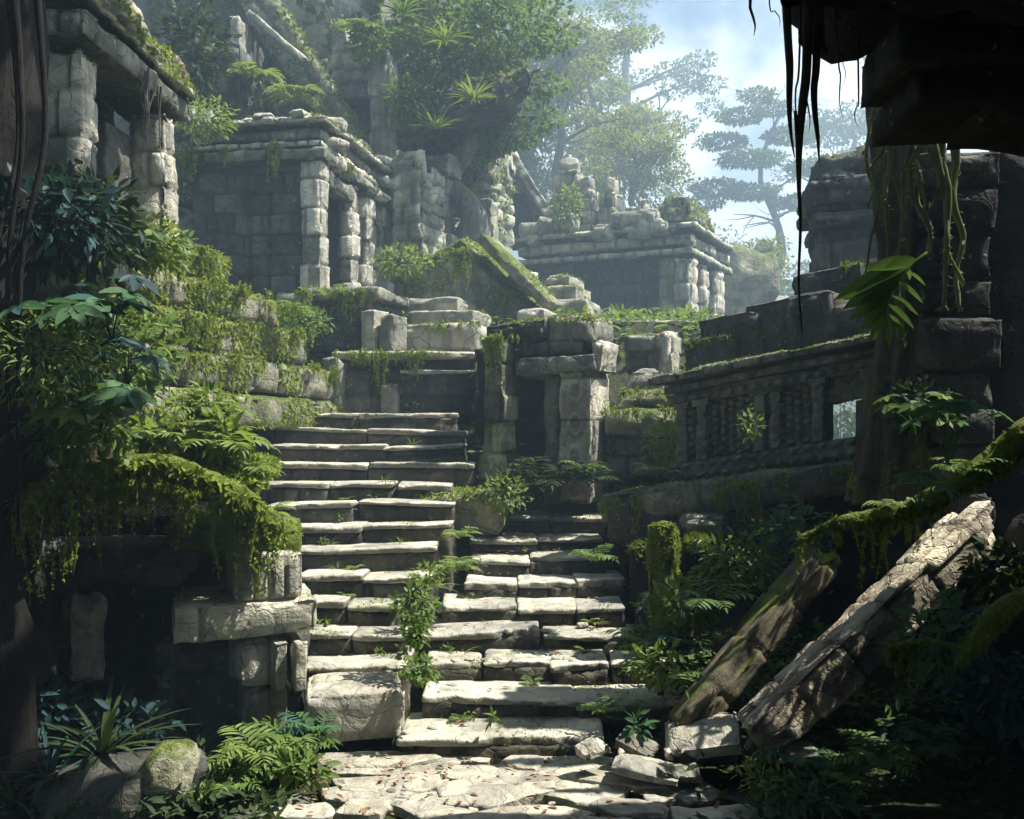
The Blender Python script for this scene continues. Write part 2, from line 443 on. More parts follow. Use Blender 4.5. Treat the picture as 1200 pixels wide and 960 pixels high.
def leafmat(name, c1, c2, trans=.35, gloss=.08, rough=.62, c3=None, vein=0):
    m, nt = nt_new(name); T = NT(nt)
    geo = T.n('ShaderNodeNewGeometry'); r = geo.outputs['Random Per Island']
    tc = T.n('ShaderNodeTexCoord').outputs['Object']
    n = T.noise(tc, 1.4, 3)
    f = T.ramp(T.math('ADD', T.math('MULTIPLY', r, .6), T.math('MULTIPLY', n, .8)), .3, 1.05)
    col = T.mix(f, rgb(*c1), rgb(*c2))
    if c3: col = T.mix(T.math('GREATER_THAN', r, .87), col, rgb(*c3))
    col = T.mix(T.math('MULTIPLY', T.ramp(T.noise(tc, 14, 3), .5, .75), .35), col, rgb(c1[0] * .5, c1[1] * .5, c1[2] * .4))
    d = T.n('ShaderNodeBsdfDiffuse', None, Color=col, Roughness=.6)
    t = T.n('ShaderNodeBsdfTranslucent', None, Color=T.mix(.35, col, rgb(c2[0] * 1.3, c2[1] * 1.25, c2[2] * .5)))
    a = T.n('ShaderNodeMixShader', None, i0=trans, i1=d.outputs[0], i2=t.outputs[0])
    g = T.n('ShaderNodeBsdfGlossy', None, Roughness=rough, Color=(.7, .85, 1, 1))
    lw = T.n('ShaderNodeLayerWeight', None, Blend=.35).outputs['Facing']
    b = T.n('ShaderNodeMixShader', None, i0=T.math('MULTIPLY', lw, gloss * 1.5), i1=a.outputs[0], i2=g.outputs[0])
    nt.links.new(b.outputs[0], T.n('ShaderNodeOutputMaterial').inputs[0])
    return m

def bark(name, dark, light, moss=(.07, .1, .015), amt=.3, sc=1.0, stretch=(6, 6, 1.0)):
    m, nt = nt_new(name); T = NT(nt)
    tc = T.n('ShaderNodeTexCoord').outputs['Object']
    v = T.mul(tc, stretch)
    n1 = T.noise(v, 1.2 * sc, 6, .65, .6); n2 = T.noise(tc, 9 * sc, 4, .6)
    col = T.mix(T.ramp(T.math('MULTIPLY_ADD', n2, .4, T.math('MULTIPLY', n1, .8)), .4, .8), rgb(*dark), rgb(*light))
    geo = T.n('ShaderNodeNewGeometry')
    nz = T.n('ShaderNodeSeparateXYZ', None, Vector=geo.outputs['Normal']).outputs[2]
    mk = T.ramp(T.math('ADD', T.math('MULTIPLY', nz, .45), T.math('MULTIPLY', T.noise(tc, 2.2 * sc, 5, .65), 1.2)), 1.0 - amt, 1.15 - amt)
    mc = T.mix(T.ramp(T.noise(tc, 16 * sc, 3), .35, .65), rgb(*moss), rgb(moss[0] * 2, moss[1] * 1.8, moss[2] * 1.6))
    col = T.mix(mk, col, mc)
    bp = T.n('ShaderNodeBump', None, Height=T.math('ADD', n1, T.math('MULTIPLY', n2, .3)), Strength=.9, Distance=.05)
    bs = T.n('ShaderNodeBsdfPrincipled', None, Base_Color=col, Roughness=.92, Normal=bp.outputs[0])
    bs.inputs['Specular IOR Level'].default_value = .15
    nt.links.new(bs.outputs[0], T.n('ShaderNodeOutputMaterial').inputs[0])
    return m

M = {}
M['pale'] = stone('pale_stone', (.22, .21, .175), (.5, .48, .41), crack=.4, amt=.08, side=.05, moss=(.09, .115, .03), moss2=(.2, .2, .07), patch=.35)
M['step'] = stone('step_stone', (.22, .215, .18), (.56, .54, .46), crack=.25, sc=.8, riser_shade=.6, amt=.05, side=.02, moss=(.08, .1, .025), moss2=(.17, .18, .06), patch=.45)
M['riser_shade'] = stone('shaded_riser', (.03, .029, .022), (.12, .11, .085), crack=.5, amt=.05, side=.05, moss=(.05, .065, .015), moss2=(.1, .12, .03), patch=.8)  # darker than the treads: the shade on the risers is put into its colour
M['pave'] = stone('worn_paving', (.24, .22, .18), (.50, .48, .40), crack=.3, amt=.0, side=0, patch=.3)
M['grey'] = stone('grey_stone', (.10, .105, .09), (.27, .27, .23), amt=.22, side=.15)
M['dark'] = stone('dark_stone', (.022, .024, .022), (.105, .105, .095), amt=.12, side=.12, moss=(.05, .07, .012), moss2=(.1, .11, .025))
M['black'] = stone('shade_black_rock', (.012, .012, .014), (.035, .034, .034), amt=.0, side=.0, moss=(.02, .025, .01), moss2=(.03, .035, .012))  # near-black: deep shade of recesses and overhang is put into the colour
M['mossy'] = stone('mossy_stone', (.12, .12, .09), (.34, .33, .25), amt=.55, side=.5, moss=(.095, .13, .025), moss2=(.22, .27, .07))
M['farst'] = stone('far_stone', (.15, .155, .13), (.4, .39, .33), amt=.3, side=.25, moss=(.1, .12, .03), moss2=(.2, .21, .07), sc=.6)
M['moss'] = stone('moss_mat', (.08, .095, .02), (.18, .19, .045), amt=.9, side=1.0, moss=(.12, .165, .025), moss2=(.26, .32, .07), sc=1.5, crack=0)
M['dirt'] = stone('forest_floor', (.022, .021, .014), (.07, .06, .042), amt=.5, side=.5, moss=(.035, .05, .012), moss2=(.07, .085, .025), sc=1.2, crack=0)
M['tuft'] = leafmat('moss_tuft', (.115, .165, .025), (.31, .38, .08), .3, .0)
M['tuftd'] = leafmat('dark_moss_tuft', (.07, .105, .018), (.18, .23, .045), .3, .0)
M['leaf'] = leafmat('fresh_leaf', (.075, .145, .026), (.19, .28, .06), .35, .04, c3=(.2, .26, .07))
M['leafbig'] = leafmat('big_green_leaf', (.08, .16, .03), (.15, .24, .05), .4, .0)
M['leafy'] = leafmat('yellow_green_leaf', (.12, .185, .032), (.26, .34, .075), .4, .06)
M['leafb'] = leafmat('blue_green_leaf', (.045, .115, .045), (.11, .21, .09), .35, .03, .6, c3=(.05, .13, .12))
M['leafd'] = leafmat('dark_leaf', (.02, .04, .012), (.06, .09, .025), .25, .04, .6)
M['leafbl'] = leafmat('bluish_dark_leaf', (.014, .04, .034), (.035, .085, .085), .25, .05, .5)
M['leaff'] = leafmat('far_leaf', (.06, .10, .025), (.16, .2, .05), .35, .0)
M['leafl'] = leafmat('sunny_far_leaf', (.13, .17, .03), (.30, .33, .08), .4, .0)
M['bark'] = bark('dark_bark', (.006, .006, .006), (.025, .022, .019), amt=.05)
M['barkm'] = bark('mossy_bark', (.035, .03, .02), (.11, .09, .06), amt=.3)
M['barkg'] = bark('grey_bark', (.07, .07, .065), (.2, .19, .17), amt=.15)
M['log'] = bark('weathered_log', (.05, .04, .03), (.54, .49, .40), amt=-.15, sc=1.0, stretch=(7, 7, .9))
M['beam'] = stone('cracked_beam', (.16, .13, .095), (.56, .50, .40), crack=.7, amt=.02, side=0, moss=(.08, .1, .025), moss2=(.15, .17, .05), patch=.7, sc=1.3)
M['logm'] = bark('damp_log', (.05, .045, .03), (.2, .18, .12), amt=.15, stretch=(7, 7, .9))
M['vine'] = bark('vine_bark', (.03, .028, .018), (.09, .085, .045), amt=.1, stretch=(8, 8, 1))
M['vineg'] = leafmat('green_vine', (.10, .125, .035), (.24, .26, .09), .1, .05)
M['litter'] = leafmat('dry_leaf', (.2, .11, .05), (.38, .2, .1), .2, .05)
# ------------------------------------------------------------------ helpers for building
_seed = [11]
def sd():
    _seed[0] += 1; return _seed[0]

def blk(name, mat, x0, x1, yt, yb, Y, depth, yaw=0, parent=None, label=None, cat=None, group=None, rx=0, ry=0, **kw):
    """a stone whose front face fills the pixel box at distance Y"""
    kw.setdefault('seed', sd())
    w = (x1 - x0) / F * Y / max(.5, math.cos(rad(yaw))); h = (yb - yt) / F * Y
    loc = P((x0 + x1) / 2, yb, Y)
    if parent: loc = loc - parent.location
    o = make(name, rbox(w, depth, h, **kw), M[mat], parent, loc, (rad(rx), rad(ry), rad(yaw)))
    return tag(o, label, cat, group)

def part(name, parent, mat, x0, x1, y0, y1, z0, z1, rot=(0, 0, 0), **kw):
    kw.setdefault('seed', sd())
    return make(name, rbox(x1 - x0, y1 - y0, z1 - z0, **kw), M[mat], parent, ((x0 + x1) / 2, y0, z0), rot)

def add_fuzz(o, n, size, mat='tuft', minz=.3, seed=None, name='moss', **kw):
    me = o.data; nv = len(me.vertices)
    V = np.empty(nv * 3, dtype=np.float32); me.vertices.foreach_get('co', V)
    Q = np.array([p.vertices[:] for p in me.polygons if len(p.vertices) == 4])
    f = fuzz((V.reshape(-1, 3).astype(float), [Q]), n, size, seed or sd(), minz, **kw)
    if f is None: return None
    return make(name, f, M[mat], o)

def ground_h(X, Y):
    X = np.asarray(X, float); Y = np.asarray(Y, float)
    a = np.interp(Y, [-60, 8.9, 10, 13, 14.6, 16, 18, 24, 30, 60, 160], [0, 0, .2, 1.2, 2.5, 3.2, 4.9, 5.4, 5.4, 5.2, 9])
    b = np.interp(Y, [-60, 8.6, 10, 13, 16, 22, 40, 80, 160], [0, .02, .4, 1.2, .9, -.5, -1.5, 1, 12])
    xb = .2 * Y + .9 - 1.6 * np.clip((16 - Y) / 6, 0, 1)
    t = sst((X - xb) / 1.6 + .5)
    h = a * (1 - t) + b * t
    l = sst((-3.9 - .0 * Y - X) / .9) * sst((Y - 9.9) / .9)
    h = h * (1 - l) + np.maximum(h, 4.7) * l
    r = sst((X - 3.2 - .1 * Y) / 3) * sst((14 - Y) / 4) 
    return h + r * .7

# ------------------------------------------------------------------ ground
def build_ground():
    g = np.concatenate([np.linspace(-110, -14, 22), np.linspace(-13, 13, 150), np.linspace(14, 110, 22)])
    y = np.concatenate([np.linspace(-30, 3, 10), np.linspace(3.4, 20, 140), np.linspace(20.6, 60, 60), np.linspace(63, 150, 20)])
    X, Y = np.meshgrid(g, y, indexing='ij')
    Z = ground_h(X, Y)
    p = np.stack([X.ravel(), Y.ravel(), 0 * X.ravel()], 1)
    Z = Z.ravel() + .05 * fbm(p * 1.3, 4) + .02 * fbm(p * 6, 2) - .03
    V = np.stack([X.ravel(), Y.ravel(), Z], 1)
    ni, nj = X.shape
    I = (np.arange(ni - 1)[:, None] * nj + np.arange(nj - 1)[None, :]).ravel()
    o = make('ground', (V, [np.stack([I, I + nj, I + nj + 1, I + 1], 1)]), M['dirt'])
    tag(o, kind='structure')
build_ground()

# ------------------------------------------------------------------ the two flights of steps
def stairs(name, label, rows, zs, ys, xs, minw, splits, depth=.8, hh=.5, seed=1, deep_end=None):
    rng = random.Random(seed)
    base = Vector(((xs[0][0] + xs[0][1]) / 2 / F * ys[0] - 600 / F * ys[0], ys[0], 0))
    t = thing(name, label, 'steps', base)
    xs = [(a + (rng.uniform(-9, 14) if not deep_end else rng.uniform(-6, 6)), b + (rng.uniform(-14, 9) if deep_end else rng.uniform(-6, 6))) for a, b in xs]
    for k in range(rows):
        Y = ys[k]; X0 = (xs[k][0] - 600) / F * Y; X1 = (xs[k][1] - 600) / F * Y
        n = splits[k % len(splits)]
        cuts = sorted([X0 + (X1 - X0) * (i + rng.uniform(-.25, .25)) / n for i in range(1, n)])
        ed = [X0] + cuts + [X1]
        for a, b in zip(ed[:-1], ed[1:]):
            h = hh
            if deep_end and b == X1 and k >= deep_end: h = 1.1
            wdt = b - a - .012; dp = depth + rng.uniform(-.03, .05); th = rng.uniform(.055, .085)
            ob = make('step_stone', rbox(wdt, dp, h - th, res=.045, bump=.03, chip=.05, cw=.07, ns=3.0, seed=sd(), course=.24 if rng.random() < .35 else 0, blk=.42, groove=.03), M['riser_shade'], t,
                      ((a + b) / 2 - base.x, Y - base.y + rng.uniform(-.03, .05), zs[k] - h + rng.uniform(-.03, .025)),
                      (rad(rng.uniform(-2.2, .3)), rad(rng.uniform(-2.2, 2.2)), rad(rng.uniform(-3, 3))))
            V, Fs = rbox(wdt + .01, dp, th, res=.033, bump=.012, chip=.02, cw=.03, ns=3.5, seed=sd())
            q = np.array(V); fr = sst(1 - q[:, 1] / .25)
            n1 = fbm(np.stack([q[:, 0] * 3.1 + k * 7.7, q[:, 0] * 0, q[:, 2] * 2], 1) + seed * 3.3, 4)
            q[:, 1] += fr * (.06 * n1 - .035 + .22 * np.maximum(0, n1 - .2))
            q[:, 2] -= (q[:, 2] > th * .5) * .025 * np.maximum(0, fbm(q * 1.7 + k * 5.3 + seed, 3) + .1)
            q[:, 2] += fr * (-.05 * np.maximum(0, fbm(q * 2.6 + k * 3.1, 3)) * (q[:, 2] > th * .5) - .05 * np.maximum(0, n1 + .1) * (q[:, 2] < th * .5))
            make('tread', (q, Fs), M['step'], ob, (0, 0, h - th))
    return t
rz = [.19 * (k + 1) for k in range(9)]
ry = [8.6 + .54 * k for k in range(9)]
rx = [(468, 708), (492, 800), (492, 800), (505, 742), (520, 738), (528, 736), (540, 712), (545, 712), (575, 712)]
stairs('stone_staircase', 'lower flight of cracked stone steps climbing from the sunny paving towards the dark doorway', 9, rz, ry, rx, .4, [1, 2, 4, 2, 3, 3, 2, 2, 2], seed=3)
lz = [.36 + .2325 * k for k in range(13)]
ly = [9.05 + .455 * k for k in range(13)]
lx = [(355, 476), (352, 472), (352, 474), (350, 478), (348, 508), (345, 520), (325, 535), (312, 540), (305, 538), (302, 548), (312, 542), (318, 540), (338, 545)]
stairs('stone_staircase', 'upper flight of pale broken steps rising to the mossy terrace wall', 13, lz, ly, lx, .4, [2, 1, 2, 2, 2, 1, 2, 2, 3, 2, 2, 2, 2], depth=.85, hh=.55, seed=9, deep_end=5)

# big loose block at the foot of the upper flight
blk('stone_block', 'pale', 360, 474, 812, 872, 8.75, .8, 12, label='large squared pale block with a rounded carving at the foot of the upper steps', cat='block', res=.04, chip=.08, bump=.03)
o = blk('stone_ledge', 'mossy', 478, 585, 577, 628, 12.55, .9, -14, label='low ledge smothered in yellow moss beside the upper steps', cat='ledge', res=.06, chip=.15, bump=.08)
add_fuzz(o, 1500, .06, 'tuft', .1)

# ------------------------------------------------------------------ ruined plinth at the lower left
pl = thing('ruined_plinth', 'sunlit stack of cracked plinth stones with a jutting slab beside the steps', 'plinth', P(300, 870, 8.8))
def pblk(name, mat, *a, **k): return blk(name, mat, *a, parent=pl, **k)
o = pblk('cap_stone', 'moss', 198, 350, 618, 652, 8.9, 1.1, 14, ry=4, res=.05, chip=.14, bump=.05)
add_fuzz(o, 2600, .045, 'tuft', .2)
def carve(x, z):
    return .05 * (np.abs(np.sin(x * 22)) > .35) * (z > .05) * sst((.42 - z - .05 * np.sin(x * 22)) / .06)
pblk('carved_block', 'pale', 280, 352, 650, 708, 8.75, .8, 24, res=.022, relief=carve, bump=.02)
pblk('jutting_slab', 'pale', 212, 368, 706, 750, 8.6, 1.0, 20, res=.035, bump=.03, chip=.06, relief=lambda x, z: -.05 * (np.abs(np.sin(x * 9 + .5)) < .10))
pblk('support_block', 'pale', 283, 322, 752, 806, 8.7, .6, 28, res=.03, bump=.03, chip=.07)
pblk('support_block', 'pale', 322, 338, 752, 815, 8.65, .5, 28, res=.03, bump=.03, chip=.05)
pblk('support_block', 'pale', 346, 360, 752, 812, 8.65, .5, 24, res=.03, bump=.03, chip=.05)
pblk('support_block', 'grey', 286, 336, 806, 872, 8.75, .6, 20, res=.04, bump=.03, chip=.06)
pblk('core_masonry', 'dark', 205, 352, 752, 880, 9.1, .9, 8, res=.06, course=.26, blk=.35, groove=.04)
pblk('broken_post', 'dark', 182, 204, 752, 872, 8.75, .3, 14, res=.04, bump=.04, chip=.1)
# ------------------------------------------------------------------ dark undercroft at the lower left
uc = thing('undercroft_wall', 'black recessed wall under a long bluish beam at the shaded edge of the ruins', 'wall', P(90, 890, 9.7))
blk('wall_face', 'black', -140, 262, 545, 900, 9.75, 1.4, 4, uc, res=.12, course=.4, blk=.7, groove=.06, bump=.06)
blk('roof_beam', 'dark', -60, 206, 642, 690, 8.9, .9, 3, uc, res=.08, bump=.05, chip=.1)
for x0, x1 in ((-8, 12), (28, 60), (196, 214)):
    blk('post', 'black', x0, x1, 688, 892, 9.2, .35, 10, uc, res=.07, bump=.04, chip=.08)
blk('broken_pillar', 'pale', 84, 118, 684, 800, 8.9, .3, 30, label='jagged pale pillar fragment glowing in the dark undercroft', cat='pillar', res=.04, bump=.06, chip=.14, ragged=.3, rag_s=.12, taper=-.1)

# ------------------------------------------------------------------ mossy retaining wall climbing on the left
A = Vector((-4.2, 10.5, 2.9)); yawL = math.atan2(5.0, 1.5)
mw = thing('mossy_retaining_wall', 'long stepped wall of big blocks wrapped in yellow-green moss above the upper steps', 'wall', A, (0, 0, yawL))
for k, (x0, x1, z0, z1, sb) in enumerate(((0.0, 5.4, 0, .55, 0), (-.1, 5.3, .5, 1.05, .10), (-.2, 4.3, 1.0, 1.55, .2), (-.3, 3.6, 1.5, 2.05, .3), (-.5, 2.5, 2.0, 2.5, .42))):
    c = part('wall_course', mw, 'mossy', x0, x1, sb, sb + 1.0, z0, z1, (0, rad(2.0), 0), res=.06, course=.55, blk=.7, groove=.06, bump=.05, chip=.12, cw=.18)
    add_fuzz(c, 10000, .065, 'tuft', -.5, patch=2.0, thr=-.2, hang=.7)
make('hanging_moss', join(*[strands([(x0, sb - .04, z), (x1, sb - .04, z)], n, .12, .75, .009, sd(), spread=.03) for x0, x1, sb, z, n in ((0, 2.0, .36, 2.4, 60), (0, 3.2, .26, 2.0, 80), (.4, 4.2, .16, 1.5, 90), (.2, 5, .06, 1.0, 70))]), M['tuft'], mw)

# ------------------------------------------------------------------ gate ruin at the upper left, facing the stairs
G = Vector((-4.72, 10.25, 4.75)); yg = rad(86)
gt = thing('ruined_gatehouse', 'narrow ruined gate with sunlit cracked pillars under a slanting mossy roof', 'gate', G, (0, 0, yg))
part('pillar', gt, 'pale', .05, .5, 0, .5, 0, 2.45, res=.045, course=.5, blk=.6, groove=.05, bump=.05, chip=.12)
part('pillar', gt, 'pale', 1.95, 2.35, -.1, .45, 0, 2.35, res=.045, course=.45, blk=.6, groove=.06, bump=.06, chip=.14)
part('pillar', gt, 'mossy', 2.4, 2.62, .1, .6, 0, 2.5, res=.05, course=.6, bump=.05, chip=.1)
part('door_leaf', gt, 'dark', 1.25, 1.92, .35, .5, 0, 2.0, res=.05, bump=.03)
part('back_wall', gt, 'black', 0, 2.6, .9, 1.5, 0, 2.8, res=.12, course=.4, groove=.04)
part('lintel', gt, 'grey', -.2, 2.7, -.15, .75, 2.4, 2.75, (0, rad(2), 0), res=.05, course=.35, blk=.5, groove=.04, bump=.04, chip=.1)
o = part('roof', gt, 'mossy', -.4, 2.75, -.22, 1.3, 2.72, 3.3, (rad(8), rad(5), 0), res=.06, course=.2, blk=.3, groove=.08, bump=.07, chip=.2, ragged=.5, taper=.25)
add_fuzz(o, 7000, .06, 'tuft', .0, thr=-.3)
part('roof_crest', gt, 'grey', .1, 2.0, .1, 1.2, 3.2, 3.9, res=.07, course=.3, blk=.4, groove=.06, bump=.05, chip=.15, ragged=.5, taper=.3)
make('hanging_root', strands([(0.6, -.2, 2.6), (1.5, -.2, 2.5)], 9, .3, 1.3, .018, 5, False), M['barkg'], gt)

rngc = random.Random(77)
# ------------------------------------------------------------------ main temple pavilion
T1 = P(375, 342, 18.0)
t1 = thing('temple_pavilion', 'square temple pavilion with layered cornice, dark front wall and sunlit side porch', 'temple', T1, (0, 0, rad(-10)))
def slots(x, z):
    d = .05 * ((np.abs(x + .05) < .06) | (np.abs(x - .38) < .03)) * (z < 2.0)
    d = -d * 2.2
    pan = (x < -.45) & (z < 1.75)
    gx = np.abs(((x + 1.4) / .22) % 1 - .5); gz = np.abs((z / .42) % 1 - .5)
    return d + np.where(pan, .05 * sst((.42 - np.maximum(gx, gz)) / .08), 0)
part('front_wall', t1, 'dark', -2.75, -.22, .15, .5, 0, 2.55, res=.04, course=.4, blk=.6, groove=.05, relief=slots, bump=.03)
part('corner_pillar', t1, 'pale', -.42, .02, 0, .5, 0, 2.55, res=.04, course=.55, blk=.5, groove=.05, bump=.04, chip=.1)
for y0, w in ((1.8, .5), (2.75, .55), (3.75, .7)):
    part('porch_pillar', t1, 'pale', -.34, .02, y0, y0 + w, 0, 2.5, res=.045, course=.5, blk=.5, groove=.06, bump=.05, chip=.14)
part('door_lintel', t1, 'grey', -.4, .06, .45, 1.9, 2.1, 2.45, res=.05, bump=.04, chip=.1)
part('inner_wall', t1, 'black', -2.6, -.9, .55, 4.7, 0, 2.5, res=.15)  # black material paints the porch's interior shade into the wall
part('porch_block', t1, 'farst', -.4, .05, 3.2, 4.7, 0, .9, res=.08, course=.4, blk=.5, groove=.04, bump=.05, chip=.1)
part('porch_step', t1, 'grey', -.9, .3, -.15, 4.8, -.35, .02, res=.1, course=.35, groove=.03, chip=.06)
part('lower_cornice', t1, 'grey', -2.9, .16, -.16, 4.9, 2.5, 2.78, res=.05, course=.3, blk=.45, groove=.03, bump=.03, chip=.08)
part('drip_course', t1, 'pale', -2.75, .06, -.05, 4.8, 2.76, 2.95, res=.05, course=.2, blk=.24, groove=.05, bump=.02)
part('frieze', t1, 'grey', -2.7, .02, 0, 4.75, 2.93, 3.18, res=.05, course=.25, blk=.5, groove=.03, bump=.03, relief=lambda x, z: .04 * (np.sin(x * 18) > 0) * (np.sin(z * 26) > -.5))
for k in range(15):
    f = rngc.uniform(-2.9, .0) if k < 7 else 0
    w = rngc.uniform(.25, .6)
    if k < 7: part('cornice_block', t1, 'farst', f, f + w, -.25, .2, 3.3, 3.3 + rngc.uniform(.12, .3), (rad(rngc.uniform(-6, 6)), rad(rngc.uniform(-7, 7)), rad(rngc.uniform(-15, 15))), res=.06, bump=.06, chip=.16)
    else:
        y = rngc.uniform(.2, 4.4); part('cornice_block', t1, 'pale', -.25, .27, y, y + w, 3.28 - (k % 3) * .4, 3.28 - (k % 3) * .4 + rngc.uniform(.14, .3), (rad(rngc.uniform(-7, 7)), rad(rngc.uniform(-6, 6)), rad(rngc.uniform(-12, 12))), res=.06, bump=.06, chip=.16)
o = part('roof_slab', t1, 'pale', -3.0, .22, -.22, 4.8, 3.16, 3.36, res=.05, course=.25, blk=.6, groove=.07, bump=.08, chip=.16)
add_fuzz(o, 1600, .07, 'tuft', .4, thr=.05)
part('roof_rubble', t1, 'farst', -1.6, -.1, .8, 4.4, 3.3, 3.95, res=.1, course=.3, blk=.5, groove=.08, bump=.1, chip=.2, ragged=.6, taper=.25)
for q in (strands((-2.7, -.2, 2.75), (-1.7, -.2, 2.75), 26, .2, 1.0, .016, 3), strands((-1.2, -.2, 2.8), (-.8, -.2, 2.8), 12, .3, 1.4, .016, 4), strands((.2, .3, 2.7), (.2, 1.8, 2.7), 14, .2, .9, .014, 6)): make('hanging_moss', q, M['tuft'], t1)

# rubble pier at the back of the pavilion
blk('ruined_pier', 'farst', 452, 497, 168, 305, 21.5, 1.5, -18, label='crumbling rubble pier leaning behind the pavilion porch', cat='pier', res=.09, course=.45, blk=.55, groove=.1, bump=.1, chip=.2, ragged=.35, taper=.12)
blk('tall_pillar', 'farst', 430, 456, 62, 190, 22.5, .6, -20, label='tall square pillar crowned with hanging ferns behind the pavilion roof', cat='pillar', res=.08, course=.8, groove=.04, bump=.05, chip=.1)

# blocks under the pavilion
ba = thing('terrace_pedestal', 'dark pedestal with two upright bright blocks below the pavilion', 'pedestal', P(405, 412, 16.3))
blk('pedestal_body', 'dark', 352, 436, 345, 414, 16.4, 1.6, -12, ba, res=.07, course=.5, blk=.8, groove=.04, bump=.05, chip=.1)
blk('pedestal_cap', 'grey', 348, 446, 336, 352, 16.3, 1.7, -12, ba, res=.07, bump=.05, chip=.08)
blk('upright_block', 'pale', 420, 439, 362, 414, 15.9, .5, -25, ba, res=.05, bump=.03, chip=.08)
blk('upright_block', 'grey', 441, 462, 368, 414, 15.8, .5, -25, ba, res=.05, bump=.04, chip=.1)

# terrace wall at the head of the upper flight
tw = thing('terrace_wall', 'dark terrace wall with moss dripping over its ledge at the top of the upper steps', 'wall', P(470, 490, 15.2))
blk('wall_body', 'dark', 376, 562, 432, 494, 15.35, 1.5, -3, tw, res=.06, course=.42, blk=.9, groove=.03, bump=.03)
blk('wall_recess', 'dark', 392, 560, 414, 440, 15.5, 1.4, -3, tw, res=.07, bump=.03)
o = blk('ledge_stone', 'pale', 386, 560, 411, 421, 15.25, 1.6, -3, tw, res=.05, bump=.04, chip=.06)
blk('ledge_stone', 'pale', 468, 556, 433, 438, 15.2, .5, -3, tw, res=.05, bump=.02)
blk('corner_stone', 'grey', 374, 396, 418, 492, 15.2, .6, -20, tw, res=.06, bump=.05, chip=.1)
blk('pilaster', 'grey', 445, 466, 448, 492, 15.2, .4, -5, tw, res=.06, bump=.03, chip=.06)
a, b = P(392, 412, 15.2) - tw.location, P(505, 414, 15.2) - tw.location
make('hanging_moss', strands(a, b, 75, .1, .75, .010, 7), M['tuft'], tw)

# small upper steps beside the pavilion
us = thing('upper_steps', 'short run of three rounded blocks stepping up to the mossy mound', 'steps', P(510, 412, 16.4))
for x0, x1, yt, yb, Y in ((462, 562, 378, 414, 16.3), (474, 556, 363, 382, 17.0), (472, 538, 348, 366, 17.6)):
    blk('step_stone', 'farst', x0, x1, yt, yb, Y, 1.3, -16, us, res=.06, bump=.04, chip=.1, cw=.15)

# mossy mound with sloping coping
mm = thing('mossy_mound', 'bulging moss covered bank edged by a slanting stone coping', 'bank', P(545, 400, 19.0))
V, Fs = rbox(3.2, 3.0, 2.15, res=.09, bump=.16, chip=.4, cw=.5, seed=5, ns=1.3)
s = (V[:, 0] + 1.6) / 3.2
V[:, 2] *= np.where(s > .45, 1 - .75 * (s - .45) / .55, .75 + .25 * s / .45)
o = make('bank', (V, Fs), M['mossy'], mm, P(548, 402, 18.6) - mm.location, (0, 0, rad(-14)))
add_fuzz(o, 11000, .08, 'tuft', -.3, patch=1.2, thr=-.15, hang=.4)
p0, p1 = P(556, 282, 18.3) - mm.location, P(634, 362, 17.7) - mm.location
d = p1 - p0; L = d.length; ang = math.atan2(-d.z, math.hypot(d.x, d.y))
make('coping', xf(rbox(L, .7, .22, res=.06, bump=.03, chip=.07, seed=9), (L / 2, 0, 0)), M['mossy'], mm, p0, (0, ang, math.atan2(d.y, d.x)))
blk('coping_end', 'pale', 604, 638, 362, 402, 17.6, .7, -25, mm, res=.06, bump=.05, chip=.1)
blk('coping_end', 'pale', 592, 616, 314, 345, 18.5, .7, -25, mm, res=.06, bump=.05, chip=.1)

# stepped blocks between mound and far temple
sp = thing('stepped_pile', 'small pyramid of stepped grey blocks behind the doorway', 'blocks', P(655, 385, 19.5))
for x0, x1, yt, yb in ((628, 688, 350, 388), (630, 676, 334, 354), (636, 668, 322, 338)):
    blk('stone_course', 'farst', x0, x1, yt, yb, 19.5 + .25 * (388 - yb) / 30, 1.2, -20, sp, res=.07, bump=.05, chip=.12)

# ------------------------------------------------------------------ roofless doorway in the middle
dw = thing('stone_doorway', 'tall roofless doorway with carved jambs and heavy broken lintel', 'doorway', P(630, 596, 13.5))
D = dw.location
def dblk(name, mat, *a, **k): return blk(name, mat, *a, parent=dw, **k)
yw = -22
dblk('jamb', 'mossy', 562, 590, 396, 600, 13.3, .6, yw, res=.04, course=.42, blk=.6, groove=.06, bump=.04, chip=.05)
def glyph(x, z):
    fx = np.abs(x) < .17; r = np.sqrt((x / .12) ** 2 + (((z * 2.2) % 1 - .5) / .36) ** 2)
    return np.where(fx, -.045 + .05 * (np.abs(r - .8) < .25) + .03 * (r < .3), 0)
dblk('jamb', 'pale', 655, 692, 432, 592, 13.15, .95, yw, res=.028, relief=glyph, course=.6, blk=2, groove=.02, bump=.025, chip=.06)
dblk('inner_jamb', 'grey', 636, 655, 438, 592, 13.4, .5, yw, res=.045, bump=.03, chip=.06)
dblk('lintel', 'grey', 602, 698, 416, 440, 13.2, .95, yw + 6, ry=-3, res=.05, bump=.03, chip=.07)
dblk('upper_course', 'dark', 606, 694, 396, 420, 13.35, .9, yw, res=.05, course=.3, blk=.5, groove=.05, bump=.04, chip=.1)
dblk('top_block', 'dark', 566, 640, 376, 402, 13.5, .9, yw, ry=-3, res=.05, bump=.05, chip=.12)
o = dblk('top_block', 'grey', 640, 697, 370, 402, 13.3, .95, yw, res=.05, bump=.05, chip=.14)
add_fuzz(o, 500, .05, 'tuft', .3)
dblk('carved_bracket', 'pale', 688, 704, 398, 436, 13.1, .8, yw, ry=8, res=.04, bump=.05, chip=.08)
dblk('back_wall', 'black', 555, 668, 408, 600, 14.6, .5, yw, res=.12, course=.4, groove=.04)

